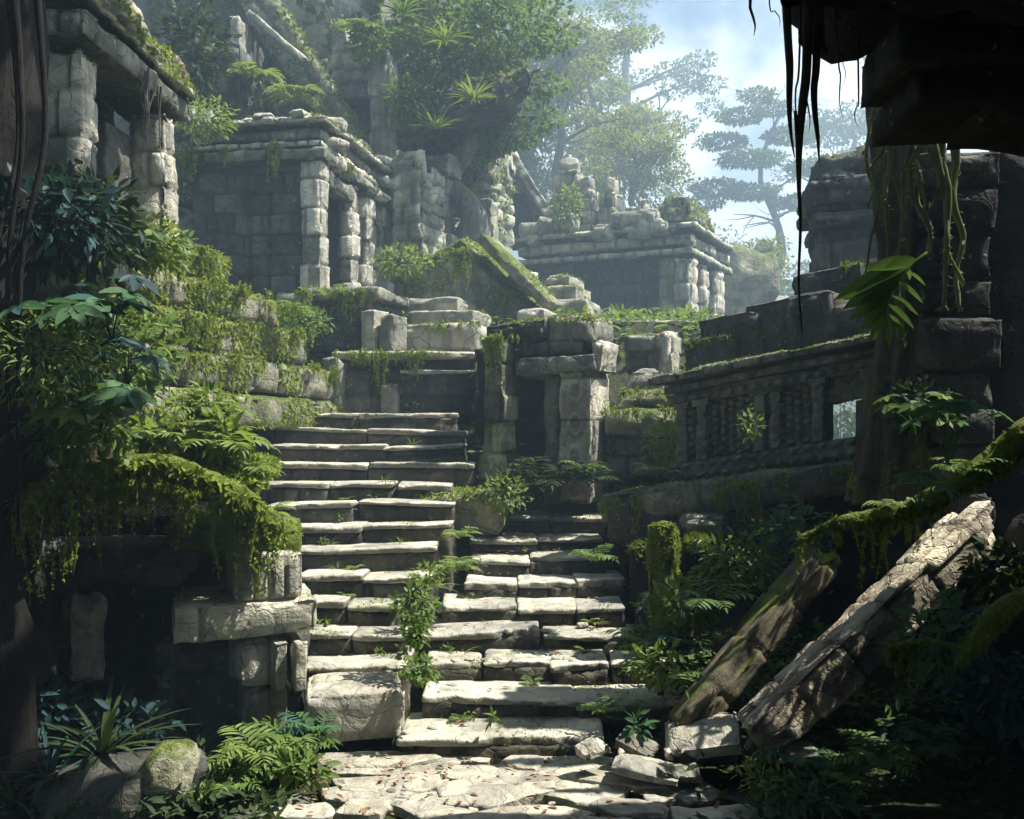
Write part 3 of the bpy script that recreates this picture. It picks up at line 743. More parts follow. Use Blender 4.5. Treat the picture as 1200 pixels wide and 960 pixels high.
# ------------------------------------------------------------------ little shrine between doorway and carved building
sh = thing('small_shrine', 'small domed shrine with mossy curved eaves and a leaning stump on top', 'shrine', P(755, 560, 13.6))
def sblk(name, mat, *a, **k): return blk(name, mat, *a, parent=sh, **k)
sblk('shrine_base', 'dark', 708, 798, 508, 562, 13.4, 1.0, -12, res=.05, course=.3, blk=.5, groove=.05, bump=.05, chip=.1)
o = sblk('lower_eave', 'mossy', 706, 802, 478, 512, 13.3, 1.1, -12, res=.05, bump=.06, chip=.2, cw=.2, relief=lambda x, z: .08 * np.abs(np.sin(x * 7)))
add_fuzz(o, 900, .05, 'tuft', .2)
o = sblk('upper_eave', 'mossy', 716, 794, 455, 482, 13.5, .9, -12, res=.045, bump=.05, chip=.2, cw=.22, taper=.25, relief=lambda x, z: .09 * np.abs(np.sin(x * 6 + .5)))
add_fuzz(o, 700, .05, 'tuft', .2)
sblk('dome', 'grey', 728, 786, 432, 460, 13.7, .7, -12, res=.05, bump=.06, chip=.2, cw=.2, taper=.4)
sblk('stump', 'grey', 730, 784, 384, 440, 14.4, .8, -24, res=.05, course=.35, blk=.5, groove=.05, bump=.06, chip=.15, ragged=.25)
sblk('stump_pillar', 'pale', 770, 788, 386, 446, 14.2, .4, -24, res=.05, bump=.05, chip=.1)

# stones on the terrace in front of the far temple
for x0, x1, yt, yb, Y, mt, lb in ((688, 770, 372, 440, 21, 'grey', 'wide mossy stub of wall below the far temple'), (722, 808, 374, 402, 20, 'farst', 'rounded pale block with a dark hollow below the far temple'),
        (772, 832, 398, 440, 18.5, 'farst', 'plain grey block half hidden by the carved building roof'), (800, 836, 374, 404, 20.5, 'pale', 'bright squared block at the end of the far terrace')):
    blk('terrace_stone', mt, x0, x1, yt, yb, Y, 1.6, -24, label=lb, cat='stone', res=.09, bump=.06, chip=.16, cw=.25)

for x0, x1, yt, yb, Y, mt_, lb in ((612, 790, 404, 446, 24.5, 'mossy', 'long mossy retaining wall under the far temple'), (690, 842, 392, 412, 26.0, 'farst', 'pale upper retaining wall directly below the far temple pillars')):
    o = blk('retaining_wall', mt_, x0, x1, yt, yb, Y, 1.8, -22, None, lb, 'wall', res=.08, course=.36, blk=.6, groove=.09, bump=.08, chip=.18, ragged=.25)
    add_fuzz(o, 2600, .1, 'tuft', -.1, thr=.0, hang=.4)
o = blk('rock_ledge', 'dark', 516, 634, 84, 122, 21.5, 6.0, 8, None, 'dark rock ledge jutting from the cliff under the shady tree', 'ledge', ry=-17, res=.12, bump=.25, chip=.5, cw=.5)
add_fuzz(o, 2500, .14, 'tuft', .0, thr=-.3)
# ------------------------------------------------------------------ far temple
T2 = P(806, 398, 28.0)
t2 = thing('far_temple', 'long low temple with bright corner pillars, stepped cornice and ruined statues on its roof', 'temple', T2, (0, 0, rad(-26)))
def carve2(x, z):
    r = .06 * (np.sin(x * 9) > .2) * (np.sin(z * 11 + 1) > 0)
    return np.where((x > -1.2) & (x < 2.2) & (z > .25) & (z < 1.5), -.12 + r, 0)
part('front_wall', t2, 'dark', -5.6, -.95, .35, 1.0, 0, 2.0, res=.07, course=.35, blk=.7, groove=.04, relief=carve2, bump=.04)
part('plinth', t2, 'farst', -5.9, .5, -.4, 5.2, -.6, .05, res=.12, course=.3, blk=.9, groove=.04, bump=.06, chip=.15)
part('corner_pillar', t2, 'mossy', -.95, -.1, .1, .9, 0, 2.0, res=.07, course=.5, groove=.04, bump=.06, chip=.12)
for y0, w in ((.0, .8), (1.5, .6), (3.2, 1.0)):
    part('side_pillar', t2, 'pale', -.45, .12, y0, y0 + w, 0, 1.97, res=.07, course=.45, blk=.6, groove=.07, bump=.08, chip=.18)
part('inner_wall', t2, 'dark', -5.4, -.9, 1.1, 4.8, 0, 1.95, res=.2)
part('lower_cornice', t2, 'farst', -5.8, .2, -.1, 5, 1.95, 2.2, res=.08, course=.25, blk=.4, groove=.05, bump=.04, chip=.1)
part('upper_cornice', t2, 'farst', -5.7, .1, .05, 4.9, 2.18, 2.55, res=.08, course=.36, blk=.75, groove=.09, bump=.05, chip=.1)
o = part('roof_slab', t2, 'farst', -6.0, .3, -.2, 5, 2.52, 2.78, res=.08, course=.25, blk=.9, groove=.1, bump=.1, chip=.22)
add_fuzz(o, 1500, .11, 'tuft', .3)
o = part('corner_crest', t2, 'mossy', -1.1, .25, -.1, 2.4, 2.7, 3.5, res=.09, course=.26, blk=.4, groove=.09, bump=.1, chip=.2, ragged=.45, taper=.3)
add_fuzz(o, 900, .1, 'tuft', .2)
for x0, x1, y0, h, ch in ((-4.9, -3.9, 1.0, 2.3, .9), (-4.1, -3.3, .7, 1.5, .5), (-3.2, -2.5, .7, 1.35, .4), (-2.3, -1.9, .7, .9, .0), (-1.85, -1.5, .7, 1.0, 0)):
    q = part('roof_statue', t2, 'farst', x0, x1, y0, y0 + .8, 2.7, 2.7 + h * .8, res=.06, course=.35, blk=.4, groove=.07, bump=.08, chip=.16, taper=.12)
    if ch: make('statue_head', xf(rock(.36 * (x1 - x0), .3, .24, sd(), 9, .3), (0, .4, h * .78)), M['farst'], q)
t2.scale = (1, 1, 1.28)
for k in range(12):
    x = rngc.uniform(-5.6, -.4); part('cornice_block', t2, 'farst', x, x + rngc.uniform(.4, .9), -.25, .4, 2.45 + .25 * (k % 2), 2.75 + .3 * (k % 2) + rngc.uniform(0, .15), (rad(rngc.uniform(-5, 5)), rad(rngc.uniform(-5, 5)), rad(rngc.uniform(-12, 12))), res=.09, bump=.08, chip=.2)
# hut-like slanted ruin behind the statues
hr = thing('lean_to_ruin', 'ruined lean-to with one steep slanting roof slab on slim posts', 'ruin', P(615, 285, 31))
p0, p1 = P(592, 182, 31) - hr.location, P(646, 262, 30.5) - hr.location
d = p1 - p0; L = d.length
make('slanting_roof', xf(rbox(L, 2.4, .42, res=.09, course=.3, blk=.35, groove=.08, bump=.08, chip=.12, seed=77), (L / 2, -.3, -.1)), M['farst'], hr, p0, (0, math.atan2(-d.z, d.x), 0))
blk('post', 'pale', 584, 593, 182, 238, 30.6, .4, -20, hr, res=.08, bump=.05)
blk('post', 'farst', 572, 582, 236, 290, 30.6, .4, -20, hr, res=.08, bump=.06, chip=.1)
blk('back_wall', 'black', 580, 640, 225, 292, 31.8, .4, 0, hr, res=.2)
for x, yt in ((598, 205), (626, 228)):
    blk('post', 'dark', x - 1.5, x + 1.5, yt, 285, 30.9, .12, 0, hr, res=.1)

# pillar and stump in front of the cliff
cp = thing('capped_pillar', 'slender pillar with a square capital standing before the misty cliff', 'pillar', P(512, 292, 23.5))
blk('shaft', 'farst', 502, 521, 208, 284, 23.5, .5, -24, cp, res=.07, course=.6, groove=.03, bump=.03, chip=.06)
blk('capital', 'farst', 497, 527, 180, 206, 23.4, .7, -24, cp, res=.07, bump=.04, chip=.07)
blk('footing', 'grey', 488, 530, 274, 300, 23.3, 1.0, -24, cp, res=.09, bump=.08, chip=.2)
blk('stone_post', 'farst', 560, 577, 228, 288, 25, .5, -24, label='short weathered post beside the dark lean-to', cat='post', res=.07, bump=.07, chip=.12, ragged=.2)

# ------------------------------------------------------------------ sloping ruined roof up behind the pavilion
sr = thing('stepped_temple', 'steep moss streaked temple roof sloping down behind the pavilion', 'temple', P(330, 175, 23))
p0, p1 = P(292, -40, 23) - sr.location, P(436, 168, 22.3) - sr.location
d = p1 - p0; L = d.length
o = make('sloping_roof', xf(rbox(L, 4.5, .9, res=.1, course=.5, blk=.9, groove=.07, bump=.09, chip=.15, seed=31), (L / 2, 0, -.8)), M['mossy'], sr, p0, (0, math.atan2(-d.z, d.x), rad(8)))
add_fuzz(o, 9000, .12, 'tuft', -.1, thr=-.15)
blk('gable_wall', 'dark', 225, 400, 60, 190, 23.4, 2.5, 6, sr, res=.15, course=.5, groove=.05, bump=.08, taper=.2)
blk('stone_ridge', 'pale', 268, 280, 18, 60, 22.6, .8, -10, sr, res=.1, bump=.05)
make('roof_moulding', xf(rbox(1.8, .25, .18, res=.08, bump=.05, chip=.08, seed=2), (.9, 0, 0)), M['farst'], sr, P(286, 16, 22.4) - sr.location, (0, rad(40), 0))

for nm, mt_, x0, x1, yt, yb, Y, dp, yw_, rg_, lb, ct in (
    ('ruined_wall', 'dark', 196, 285, 30, 240, 21.5, 1.5, -6, .35, 'tall dark broken wall draped in creepers between gate and pavilion', 'wall'),
    ('ruined_tower', 'grey', 452, 498, 50, 200, 25.3, 1.8, -20, .4, 'stepped broken tower climbing the cliff beside the tall pillar', 'tower'),
    ('ruined_wall', 'farst', 528, 580, 120, 300, 26.5, 1.5, -22, .35, 'big misty buttressed wall standing behind the capped pillar', 'wall'),
    ('ruined_wall', 'farst', 382, 436, 20, 120, 25.0, 1.6, -14, .4, 'high broken wall with missing stones at the top of the sloping roof', 'wall'),
    ('ruined_wall', 'farst', 640, 700, 215, 290, 33.0, 1.6, -22, .5, 'ragged upper terrace wall behind the roof statues', 'wall')):
    o = blk(nm, mt_, x0, x1, yt, yb, Y, dp, yw_, None, lb, ct, res=.09, course=.5, blk=.8, groove=.1, bump=.1, chip=.2, ragged=rg_)
    add_fuzz(o, 2600, .12, 'tuft', -.3, thr=.0, patch=.9, hang=.5)

# ------------------------------------------------------------------ carved building on the right, sunk and tilted
RA = P(792, 556, 12.0); RB = P(1014, 524, 10.8)
d = RB - RA; yr = math.atan2(d.y, d.x); tl = math.atan2(d.z, math.hypot(d.x, d.y))
LB = d.length; kx = LB / 2.95
cb = thing('carved_building', 'dark building front on a slope carved with panels, knobbed friezes and one bright window hole', 'building', RA, (0, 0, yr))
knob = lambda fr: (lambda x, z: .075 * sst(1.25 - np.sqrt(((x * fr) % 1 - .5) ** 2 * 9 + ((z / .17) % 1 - .5) ** 2 * 9)))
def grid(x, z):
    r = np.minimum(np.abs((x / .105) % 1 - .5), .5); q = np.abs((z / .115 + .5 * (np.floor(x / .105) % 2)) % 1 - .5)
    return .075 * sst((.41 - np.maximum(r, q)) / .08) * (.5 + hsh(np.floor(x / .105), np.floor(z / .115)))
wx = LB - .46
part('wall_panel', cb, 'grey', .02, 1.36 * kx, .14, .55, .12, 1.02, res=.022, relief=grid, bump=.015)
part('wall_panel', cb, 'grey', 1.36 * kx, wx - .02, .14, .5, .12, 1.02, res=.025, relief=grid, bump=.015)
part('lintel', cb, 'grey', wx - .06, LB + .3, .14, .5, .66, 1.02, res=.03, bump=.03, chip=.05, cw=.06)
part('wall_panel', cb, 'grey', wx + .27, LB + .3, .14, .5, .1, .66, res=.03, bump=.03, chip=.06, cw=.08)
part('plinth', cb, 'grey', -.1, LB + .25, -.02, .5, -.14, .16, res=.025, relief=knob(6), bump=.012)
for x in (.0, .26, 1.25 * kx, 1.5 * kx, 2.13 * kx, LB - .06):
    if x < wx or x > wx + .22:
        p_ = part('pilaster', cb, 'grey', x, x + .15, .0, .3, .14, 1.0, res=.03, bump=.015, chip=.03, relief=lambda u, z: .02 * (np.sin(z * 40) > 0) * (np.abs(u) < .06))
        make('capital', xf(rbox(.21, .34, .1, res=.03, bump=.01, chip=.02, seed=sd()), (0, -.03, .80)), M['grey'], p_)
part('frieze', cb, 'grey', -.12, LB + .3, .0, .55, 1.0, 1.19, res=.024, relief=knob(6.5), bump=.012)
part('frieze', cb, 'grey', -.15, LB + .33, -.05, .55, 1.19, 1.32, res=.03, relief=lambda x, z: .03 * (np.sin(x * 30) > 0), bump=.012)
cb.scale = (1, 1, .87)
part('cornice', cb, 'grey', -.3, LB + .4, -.24, .7, 1.32, 1.48, res=.04, course=.2, blk=.36, groove=.05, bump=.02, chip=.06)
def shear(o, x0, k):
    for ch in o.children:
        n = len(ch.data.vertices); q = np.empty(n * 3, dtype=np.float32); ch.data.vertices.foreach_get('co', q); q = q.reshape(-1, 3)
        q[:, 2] += (q[:, 0] + x0 + ch.location.x) * k
        ch.data.vertices.foreach_set('co', q.ravel()); ch.data.update()
        shear(ch, x0 + ch.location.x, k)
shear(cb, 0, math.tan(tl) / .87)
# dark roof blocks piled on it
rb = [(802, 852, 394, 442, 12.0), (826, 892, 366, 434, 11.95), (880, 928, 350, 424, 11.7), (920, 976, 342, 414, 11.45), (962, 1024, 350, 404, 11.2), (936, 1004, 312, 362, 11.8)]
ls = ['lowest dark block at the lean end of the carved cornice', 'wide cracked dark block on the carved cornice next to the lowest one', 'upright nearly black block in the middle of the carved cornice', 'smooth bluish block on the carved cornice', 'dark block tucked against the mossy trunk on the cornice', 'moss topped block perched above the others on the carved cornice']
for (x0, x1, yt, yb, Y), lb in zip(rb, ls):
    o = blk('roof_block', 'dark', x0, x1, yt, yb, Y, .8, -40, label=lb, cat='block', ry=-6, res=.05, bump=.05, chip=.13, cw=.16)
# ledge below
le = thing('mossy_ledge', 'broad shadowed ledge with moss curtains under the carved building', 'ledge', RA + Vector((0, 0, -.3)), (0, -tl, yr))
o = part('ledge_slab', le, 'grey', -.9, LB + .4, -.55, .8, -.22, .185, res=.06, course=.35, blk=.9, groove=.03, bump=.05, chip=.1)
add_fuzz(o, 3800, .035, 'tuft', .4, thr=-.15)
part('under_slab', le, 'dark', -.6, 1.6, -.5, .6, -.52, -.24, res=.07, bump=.05, chip=.1)
part('retaining_face', le, 'black', -1.0, LB + 1.4, -.2, .9, -2.6, -.2, res=.12, course=.45, blk=.8, groove=.05, bump=.06)
for q in (strands((-.8, -.6, .1), (-.3, -.6, .1), 26, .15, .75, .011, 8), strands((.6, -.6, .1), (1.3, -.6, .1), 38, .1, .85, .011, 9), strands((1.3, -.6, .1), (2.4, -.6, .1), 24, .05, .4, .010, 10)): make('hanging_moss', q, M['tuft'], le)

# dark stepped blocks between the lower flight and the right bank
for x0, x1, yt, yb, Y, mt, lb in ((712, 800, 590, 640, 11.6, 'dark', 'long dark block at the top corner of the lower steps'), (738, 800, 640, 720, 10.9, 'black', 'tall black block beside the middle of the lower steps'), (742, 812, 712, 800, 10.0, 'black', 'squat black block beside the lowest steps'),
        (795, 850, 604, 626, 10.8, 'grey', 'thin grey slab sticking out of the dark wall'), (800, 832, 636, 650, 10.2, 'grey', 'small bluish slab wedged beside the mossy post')):
    blk('side_block', mt, x0, x1, yt, yb, Y, .9, -12, label=lb, cat='block', res=.06, bump=.05, chip=.12)
o = blk('mossy_post', 'moss', 758, 792, 612, 745, 9.85, .38, -14, label='stout squat post furred with bright green moss beside the steps', cat='post', res=.035, bump=.06, chip=.16, cw=.15)
add_fuzz(o, 3000, .035, 'tuft', -.6, thr=-.3)

# ------------------------------------------------------------------ ruined tower, stone pier, overhang on the right
tr = thing('ruined_tower', 'dark broken tower top with square knobs silhouetted against the sky', 'tower', P(1000, 345, 14.5))
def tgrid(x, z):
    return np.where((z > 1.25) & (z < 1.9), .13 * sst((.38 - np.maximum(np.abs((x / .24) % 1 - .5), np.abs((z / .22) % 1 - .5))) / .1), 0)
blk('tower_body', 'dark', 962, 1062, 196, 350, 14.5, 2.2, -14, tr, res=.035, course=.45, blk=.6, groove=.07, bump=.06, chip=.15, relief=tgrid)
o = blk('tower_crest', 'dark', 962, 1058, 166, 200, 14.5, 2.0, -14, tr, ry=-8, res=.07, bump=.1, chip=.2, ragged=.4)
add_fuzz(o, 700, .06, 'tuft', .3)
blk('tower_band', 'dark', 948, 1056, 205, 240, 14.3, 2.4, -14, tr, res=.05, course=.25, blk=.3, groove=.06, bump=.05, chip=.1)
blk('tower_band', 'dark', 956, 1056, 246, 262, 14.3, 2.3, -14, tr, res=.06, bump=.04, chip=.1)
pr = thing('stone_pier', 'tall shadowed pier of stacked bluish blocks holding up the rock overhang', 'pier', P(1128, 620, 8.9))
z0 = pr.location.z
zz = 0
rg = random.Random(4)
while zz < 3.6:
    h = rg.uniform(.3, .55); w = rg.uniform(.6, .8)
    part('pier_block', pr, rg.choice(['dark', 'black', 'black']), -w / 2 + rg.uniform(-.05, .05), w / 2, rg.uniform(-.05, .05), .8, zz, zz + h - .01, (0, 0, rad(rg.uniform(-9, 3))), res=.05, bump=.04, chip=.1, cw=.12)
    zz += h
oh = thing('rock_overhang', 'massive black corbelled stone overhang filling the upper corner of the view', 'overhang', (4.5, 5.5, 5.6))
O = oh.location
def oblk(name, x0, x1, y0, y1, z0, z1, rot=0, mat='black', ry=0, **k):
    return make(name, rbox(x1 - x0, y1 - y0, z1 - z0, seed=sd(), **k), M[mat], oh, Vector(((x0 + x1) / 2, y0, z0)) - O, (0, rad(ry), rad(rot)))
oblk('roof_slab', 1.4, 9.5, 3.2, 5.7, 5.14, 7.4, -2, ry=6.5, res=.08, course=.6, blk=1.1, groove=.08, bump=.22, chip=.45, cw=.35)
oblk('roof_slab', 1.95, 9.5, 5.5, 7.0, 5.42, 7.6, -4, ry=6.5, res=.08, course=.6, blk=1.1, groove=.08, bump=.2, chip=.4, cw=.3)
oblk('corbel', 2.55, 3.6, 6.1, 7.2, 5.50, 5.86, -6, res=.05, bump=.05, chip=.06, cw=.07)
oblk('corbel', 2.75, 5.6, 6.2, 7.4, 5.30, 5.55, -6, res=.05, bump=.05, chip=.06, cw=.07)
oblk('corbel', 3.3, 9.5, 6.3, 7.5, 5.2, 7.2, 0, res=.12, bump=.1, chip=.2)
oblk('corbel', 4.6, 9.5, 7.35, 7.75, 5.3, 7.0, 0, res=.12, bump=.08, chip=.2)  # off-view piece added to shade the lower right ground
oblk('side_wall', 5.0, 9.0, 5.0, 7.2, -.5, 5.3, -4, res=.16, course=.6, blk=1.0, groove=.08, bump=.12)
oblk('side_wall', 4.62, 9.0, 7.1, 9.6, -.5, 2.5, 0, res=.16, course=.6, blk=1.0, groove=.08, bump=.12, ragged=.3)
oblk('back_wall', 4.95, 9.5, 9.6, 13.5, -.2, 5.8, 0, res=.2, course=.6, blk=1.0, groove=.08, bump=.15, ragged=.15)  # mostly unseen wall, put in to shade the carved building
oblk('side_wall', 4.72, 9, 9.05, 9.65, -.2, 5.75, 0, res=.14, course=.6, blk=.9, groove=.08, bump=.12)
oblk('roof_slab', -8, 9.5, -5, 5.4, 5.9, 8, 0, res=.3, bump=.2)  # unseen rock roof over the camera, added to block sky light
oblk('back_wall', -8, 9.5, -6, -5, -.5, 8, 0, res=.4, bump=.2)  # unseen wall behind the camera, added to keep sky light out
make('hanging_moss', join(strands((2.6, 6.3, 5.5), (3.2, 6.3, 5.4), 8, .1, .5, .02, 3)), M['vine'], oh)

# moss over the ruins, patchy
def ob_like(stem, parent): return [o for o in parent.children if o.name.split('.')[0] == stem]
for par, stm, n, sz, kw in ((t1, 'roof_slab', 3000, .08, {}), (t1, 'lower_cornice', 2200, .06, dict(hang=.6)), (t1, 'roof_rubble', 2500, .09, {}), (t2, 'lower_cornice', 1800, .09, {}), (t2, 'corner_pillar', 900, .1, {}), (t2, 'plinth', 3000, .12, {}),
        (tw, 'ledge_stone', 1500, .05, dict(hang=.5)), (tw, 'wall_body', 1500, .05, dict(hang=.6)), (us, 'step_stone', 500, .06, {}), (ba, 'pedestal_cap', 1500, .06, {}), (ba, 'pedestal_body', 1500, .06, dict(hang=.6)), (dw, 'top_block', 900, .05, {}), (dw, 'jamb', 1300, .045, dict(hang=.5)),
        (sh, 'stump', 900, .05, {}), (sh, 'shrine_base', 1100, .05, dict(hang=.5)), (cb, 'cornice', 2600, .035, {}), (gt, 'pillar', 700, .045, {}), (pl, 'carved_block', 500, .03, {}), (pl, 'jutting_slab', 500, .03, {}), (hr, 'slanting_roof', 1200, .1, {}), (mm, 'coping', 500, .06, {}), (sp, 'stone_course', 500, .07, {})):
    for o in ob_like(stm, par):
        add_fuzz(o, n, sz, 'tuft', -.2 if kw else .25, thr=.12, patch=1.6, **kw)
for o in list(COL.objects):
    if o.name.split('.')[0] in ('roof_block', 'side_block', 'terrace_stone', 'ruined_pier', 'tall_pillar'):
        add_fuzz(o, 900, .06, 'tuftd' if 'block' in o.name else 'tuft', .1, thr=.08)
for par, pts, n, l0, l1, r in ((us, [(462, 380, 16.2), (560, 378, 16.2)], 30, .1, .5, .011), (dw, [(562, 396, 13.2), (600, 392, 13.2)], 26, .1, 1.0, .010), (sh, [(706, 480, 13.2), (800, 480, 13.1)], 36, .1, .5, .010), (mm, [(480, 300, 18), (560, 290, 18)], 40, .2, 1.0, .014), (ba, [(350, 340, 16.2), (440, 340, 16.2)], 36, .1, .8, .012)):
    make('hanging_moss', strands([P(*p) - par.location for p in pts], n, l0, l1, r, sd()), M['tuft'], par)

sf = blk('mossy_shelf', 'moss', 96, 306, 562, 590, 8.5, 1.3, 6, label='broad mossy stone shelf roofing the undercroft behind the bough', cat='shelf', rx=11, ry=3, res=.06, bump=.09, chip=.2, cw=.25)
add_fuzz(sf, 7000, .055, 'tuft', -.3, thr=-.4, hang=.4)
make('hanging_moss', strands([(-.75, -.03, .12), (.0, -.05, .12), (.75, -.03, .1)], 120, .1, .8, .011, 91), M['tuft'], sf)
# ------------------------------------------------------------------ plants and trees
def plant(name, vf, mat, px, py, Y, label, cat='plant', rz=0, group=None, loc=None):
    return tag(make(name, vf, M[mat], None, loc or P(px, py, Y), (0, 0, rad(rz))), label, cat, group)

def tree(name, label, base, top, r0, crowns, leaf, bk, nleaf, size, seed, limbs=8, T=QUADL, group=None, spreadlen=.4, lift=.4, start=.45, fl=.45, tips_r=0):
    t = thing(name, label, 'tree', base, group=group)
    tb, tips = branchy((0, 0, 0), Vector(top) - Vector(base), r0, seed, limbs, spreadlen=spreadlen, lift=lift, start=start)
    make('trunk', tb, M[bk], t)
    cs = [(Vector(c) - Vector(base), r) for c, r in crowns]
    if tips_r:
        cs += [(Vector(p), (tips_r, tips_r, tips_r * fl)) for p in tips]
    tot = sum(r[0] * r[1] for _, r in cs)
    out = [clump(c, r, max(20, int(nleaf * r[0] * r[1] / tot)), size, seed + i * 7, T, .45) for i, (c, r) in enumerate(cs)]
    make('crown', join(*out), M[leaf], t)
    return t

# giant dark trunk at the left edge, spreading overhead
gtr = thing('giant_tree', 'giant black tree trunk with hanging roots at the edge of the ruins', 'tree', (-5.1, 7.8, 0))
tb = tube([(-.1, 0, -.2), (0, 0, 1.5), (-.02, .05, 4), (.1, .1, 7), (.3, .2, 11), (.6, .3, 15)], [1.25, 1.02, .95, .9, .8, .6], 26, bump=.10, seed=4, sub=6, ridges=9)
lb = [tube([(.2, .1, 9), (2.5, .8, 11.5), (5.2, 1.6, 13)], [.4, .28, .1], 8, .1, sub=3), tube([(.2, .1, 8.5), (-2, 1.5, 11), (-4, 3, 13)], [.4, .28, .1], 8, .1, sub=3), tube([(5.2, 1.6, 13), (7, .8, 12.6), (9.2, -.3, 12.3)], [.12, .09, .04], 6, .1, sub=3), tube([(.3, .2, 10), (1, -2, 12), (2, -4.5, 14)], [.35, .25, .1], 8, .1, sub=3)]
make('trunk', join(tb, *lb), M['bark'], gtr)
make('hanging_root', join(*[tube([(.75 + .14 * i, -.45 + .12 * (i % 3), 6.6 + .2 * (i % 2)), (.85 + .13 * i, -.4 + .1 * (i % 3), 5.4), (.83 + .1 * i, -.4, 4.3), (.9 + .07 * i, -.35, 2.2)], [.035, .022, .02, .012], 6, .3, sub=6, seed=i) for i in range(5)]), M['bark'], gtr)
cr = [clump((.0, 1.5, 13.2), (4.0, 3.4, 1.6), 2600, .42, 3, QUADL, .2), clump((8.3, -.35, 12.2), (1.25, .42, .4), 600, .3, 6, QUADL, .2), clump((4.6, 2.0, 13.6), (2.0, 2.2, 1.0), 900, .4, 4, QUADL, .2), clump((1.6, -4, 14), (3.5, 3, 1.5), 1300, .45, 5, QUADL, .2)]  # crown out of view; clumps placed to shade the left side and boulder
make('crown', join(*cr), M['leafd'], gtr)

# dark foliage mass at the left
BUSHES = [
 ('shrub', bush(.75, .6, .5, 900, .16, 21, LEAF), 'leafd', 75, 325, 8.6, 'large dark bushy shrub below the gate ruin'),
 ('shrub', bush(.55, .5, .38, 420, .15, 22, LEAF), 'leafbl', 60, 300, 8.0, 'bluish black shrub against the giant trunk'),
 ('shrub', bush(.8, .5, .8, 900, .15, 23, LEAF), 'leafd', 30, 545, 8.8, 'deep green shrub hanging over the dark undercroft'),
 ('shrub', bush(.6, .5, .55, 700, .14, 24, LEAF), 'leaf', 140, 475, 9.6, 'shaded green shrub in the hollow under the mossy wall'),
 ('shrub', bush(.55, .45, .4, 900, .085, 25, LEAFN), 'leafy', 45, 478, 7.5, 'domed yellow-green shrub of fine drooping leaves'),
 ('shrub', bush(.45, .35, .28, 500, .11, 26, LEAF), 'leafy', 172, 318, 9.9, 'bright shrub at the foot of the gate pillar'),
 ('shrub', bush(.45, .4, .3, 420, .12, 27, LEAF), 'leaf', 95, 545, 8.0, 'fresh green shrub above the mossy bough'),
]
for nm, vf, mt, px, py, Y, lb_ in BUSHES: plant(nm, vf, mt, px, py, Y, lb_, 'shrub')
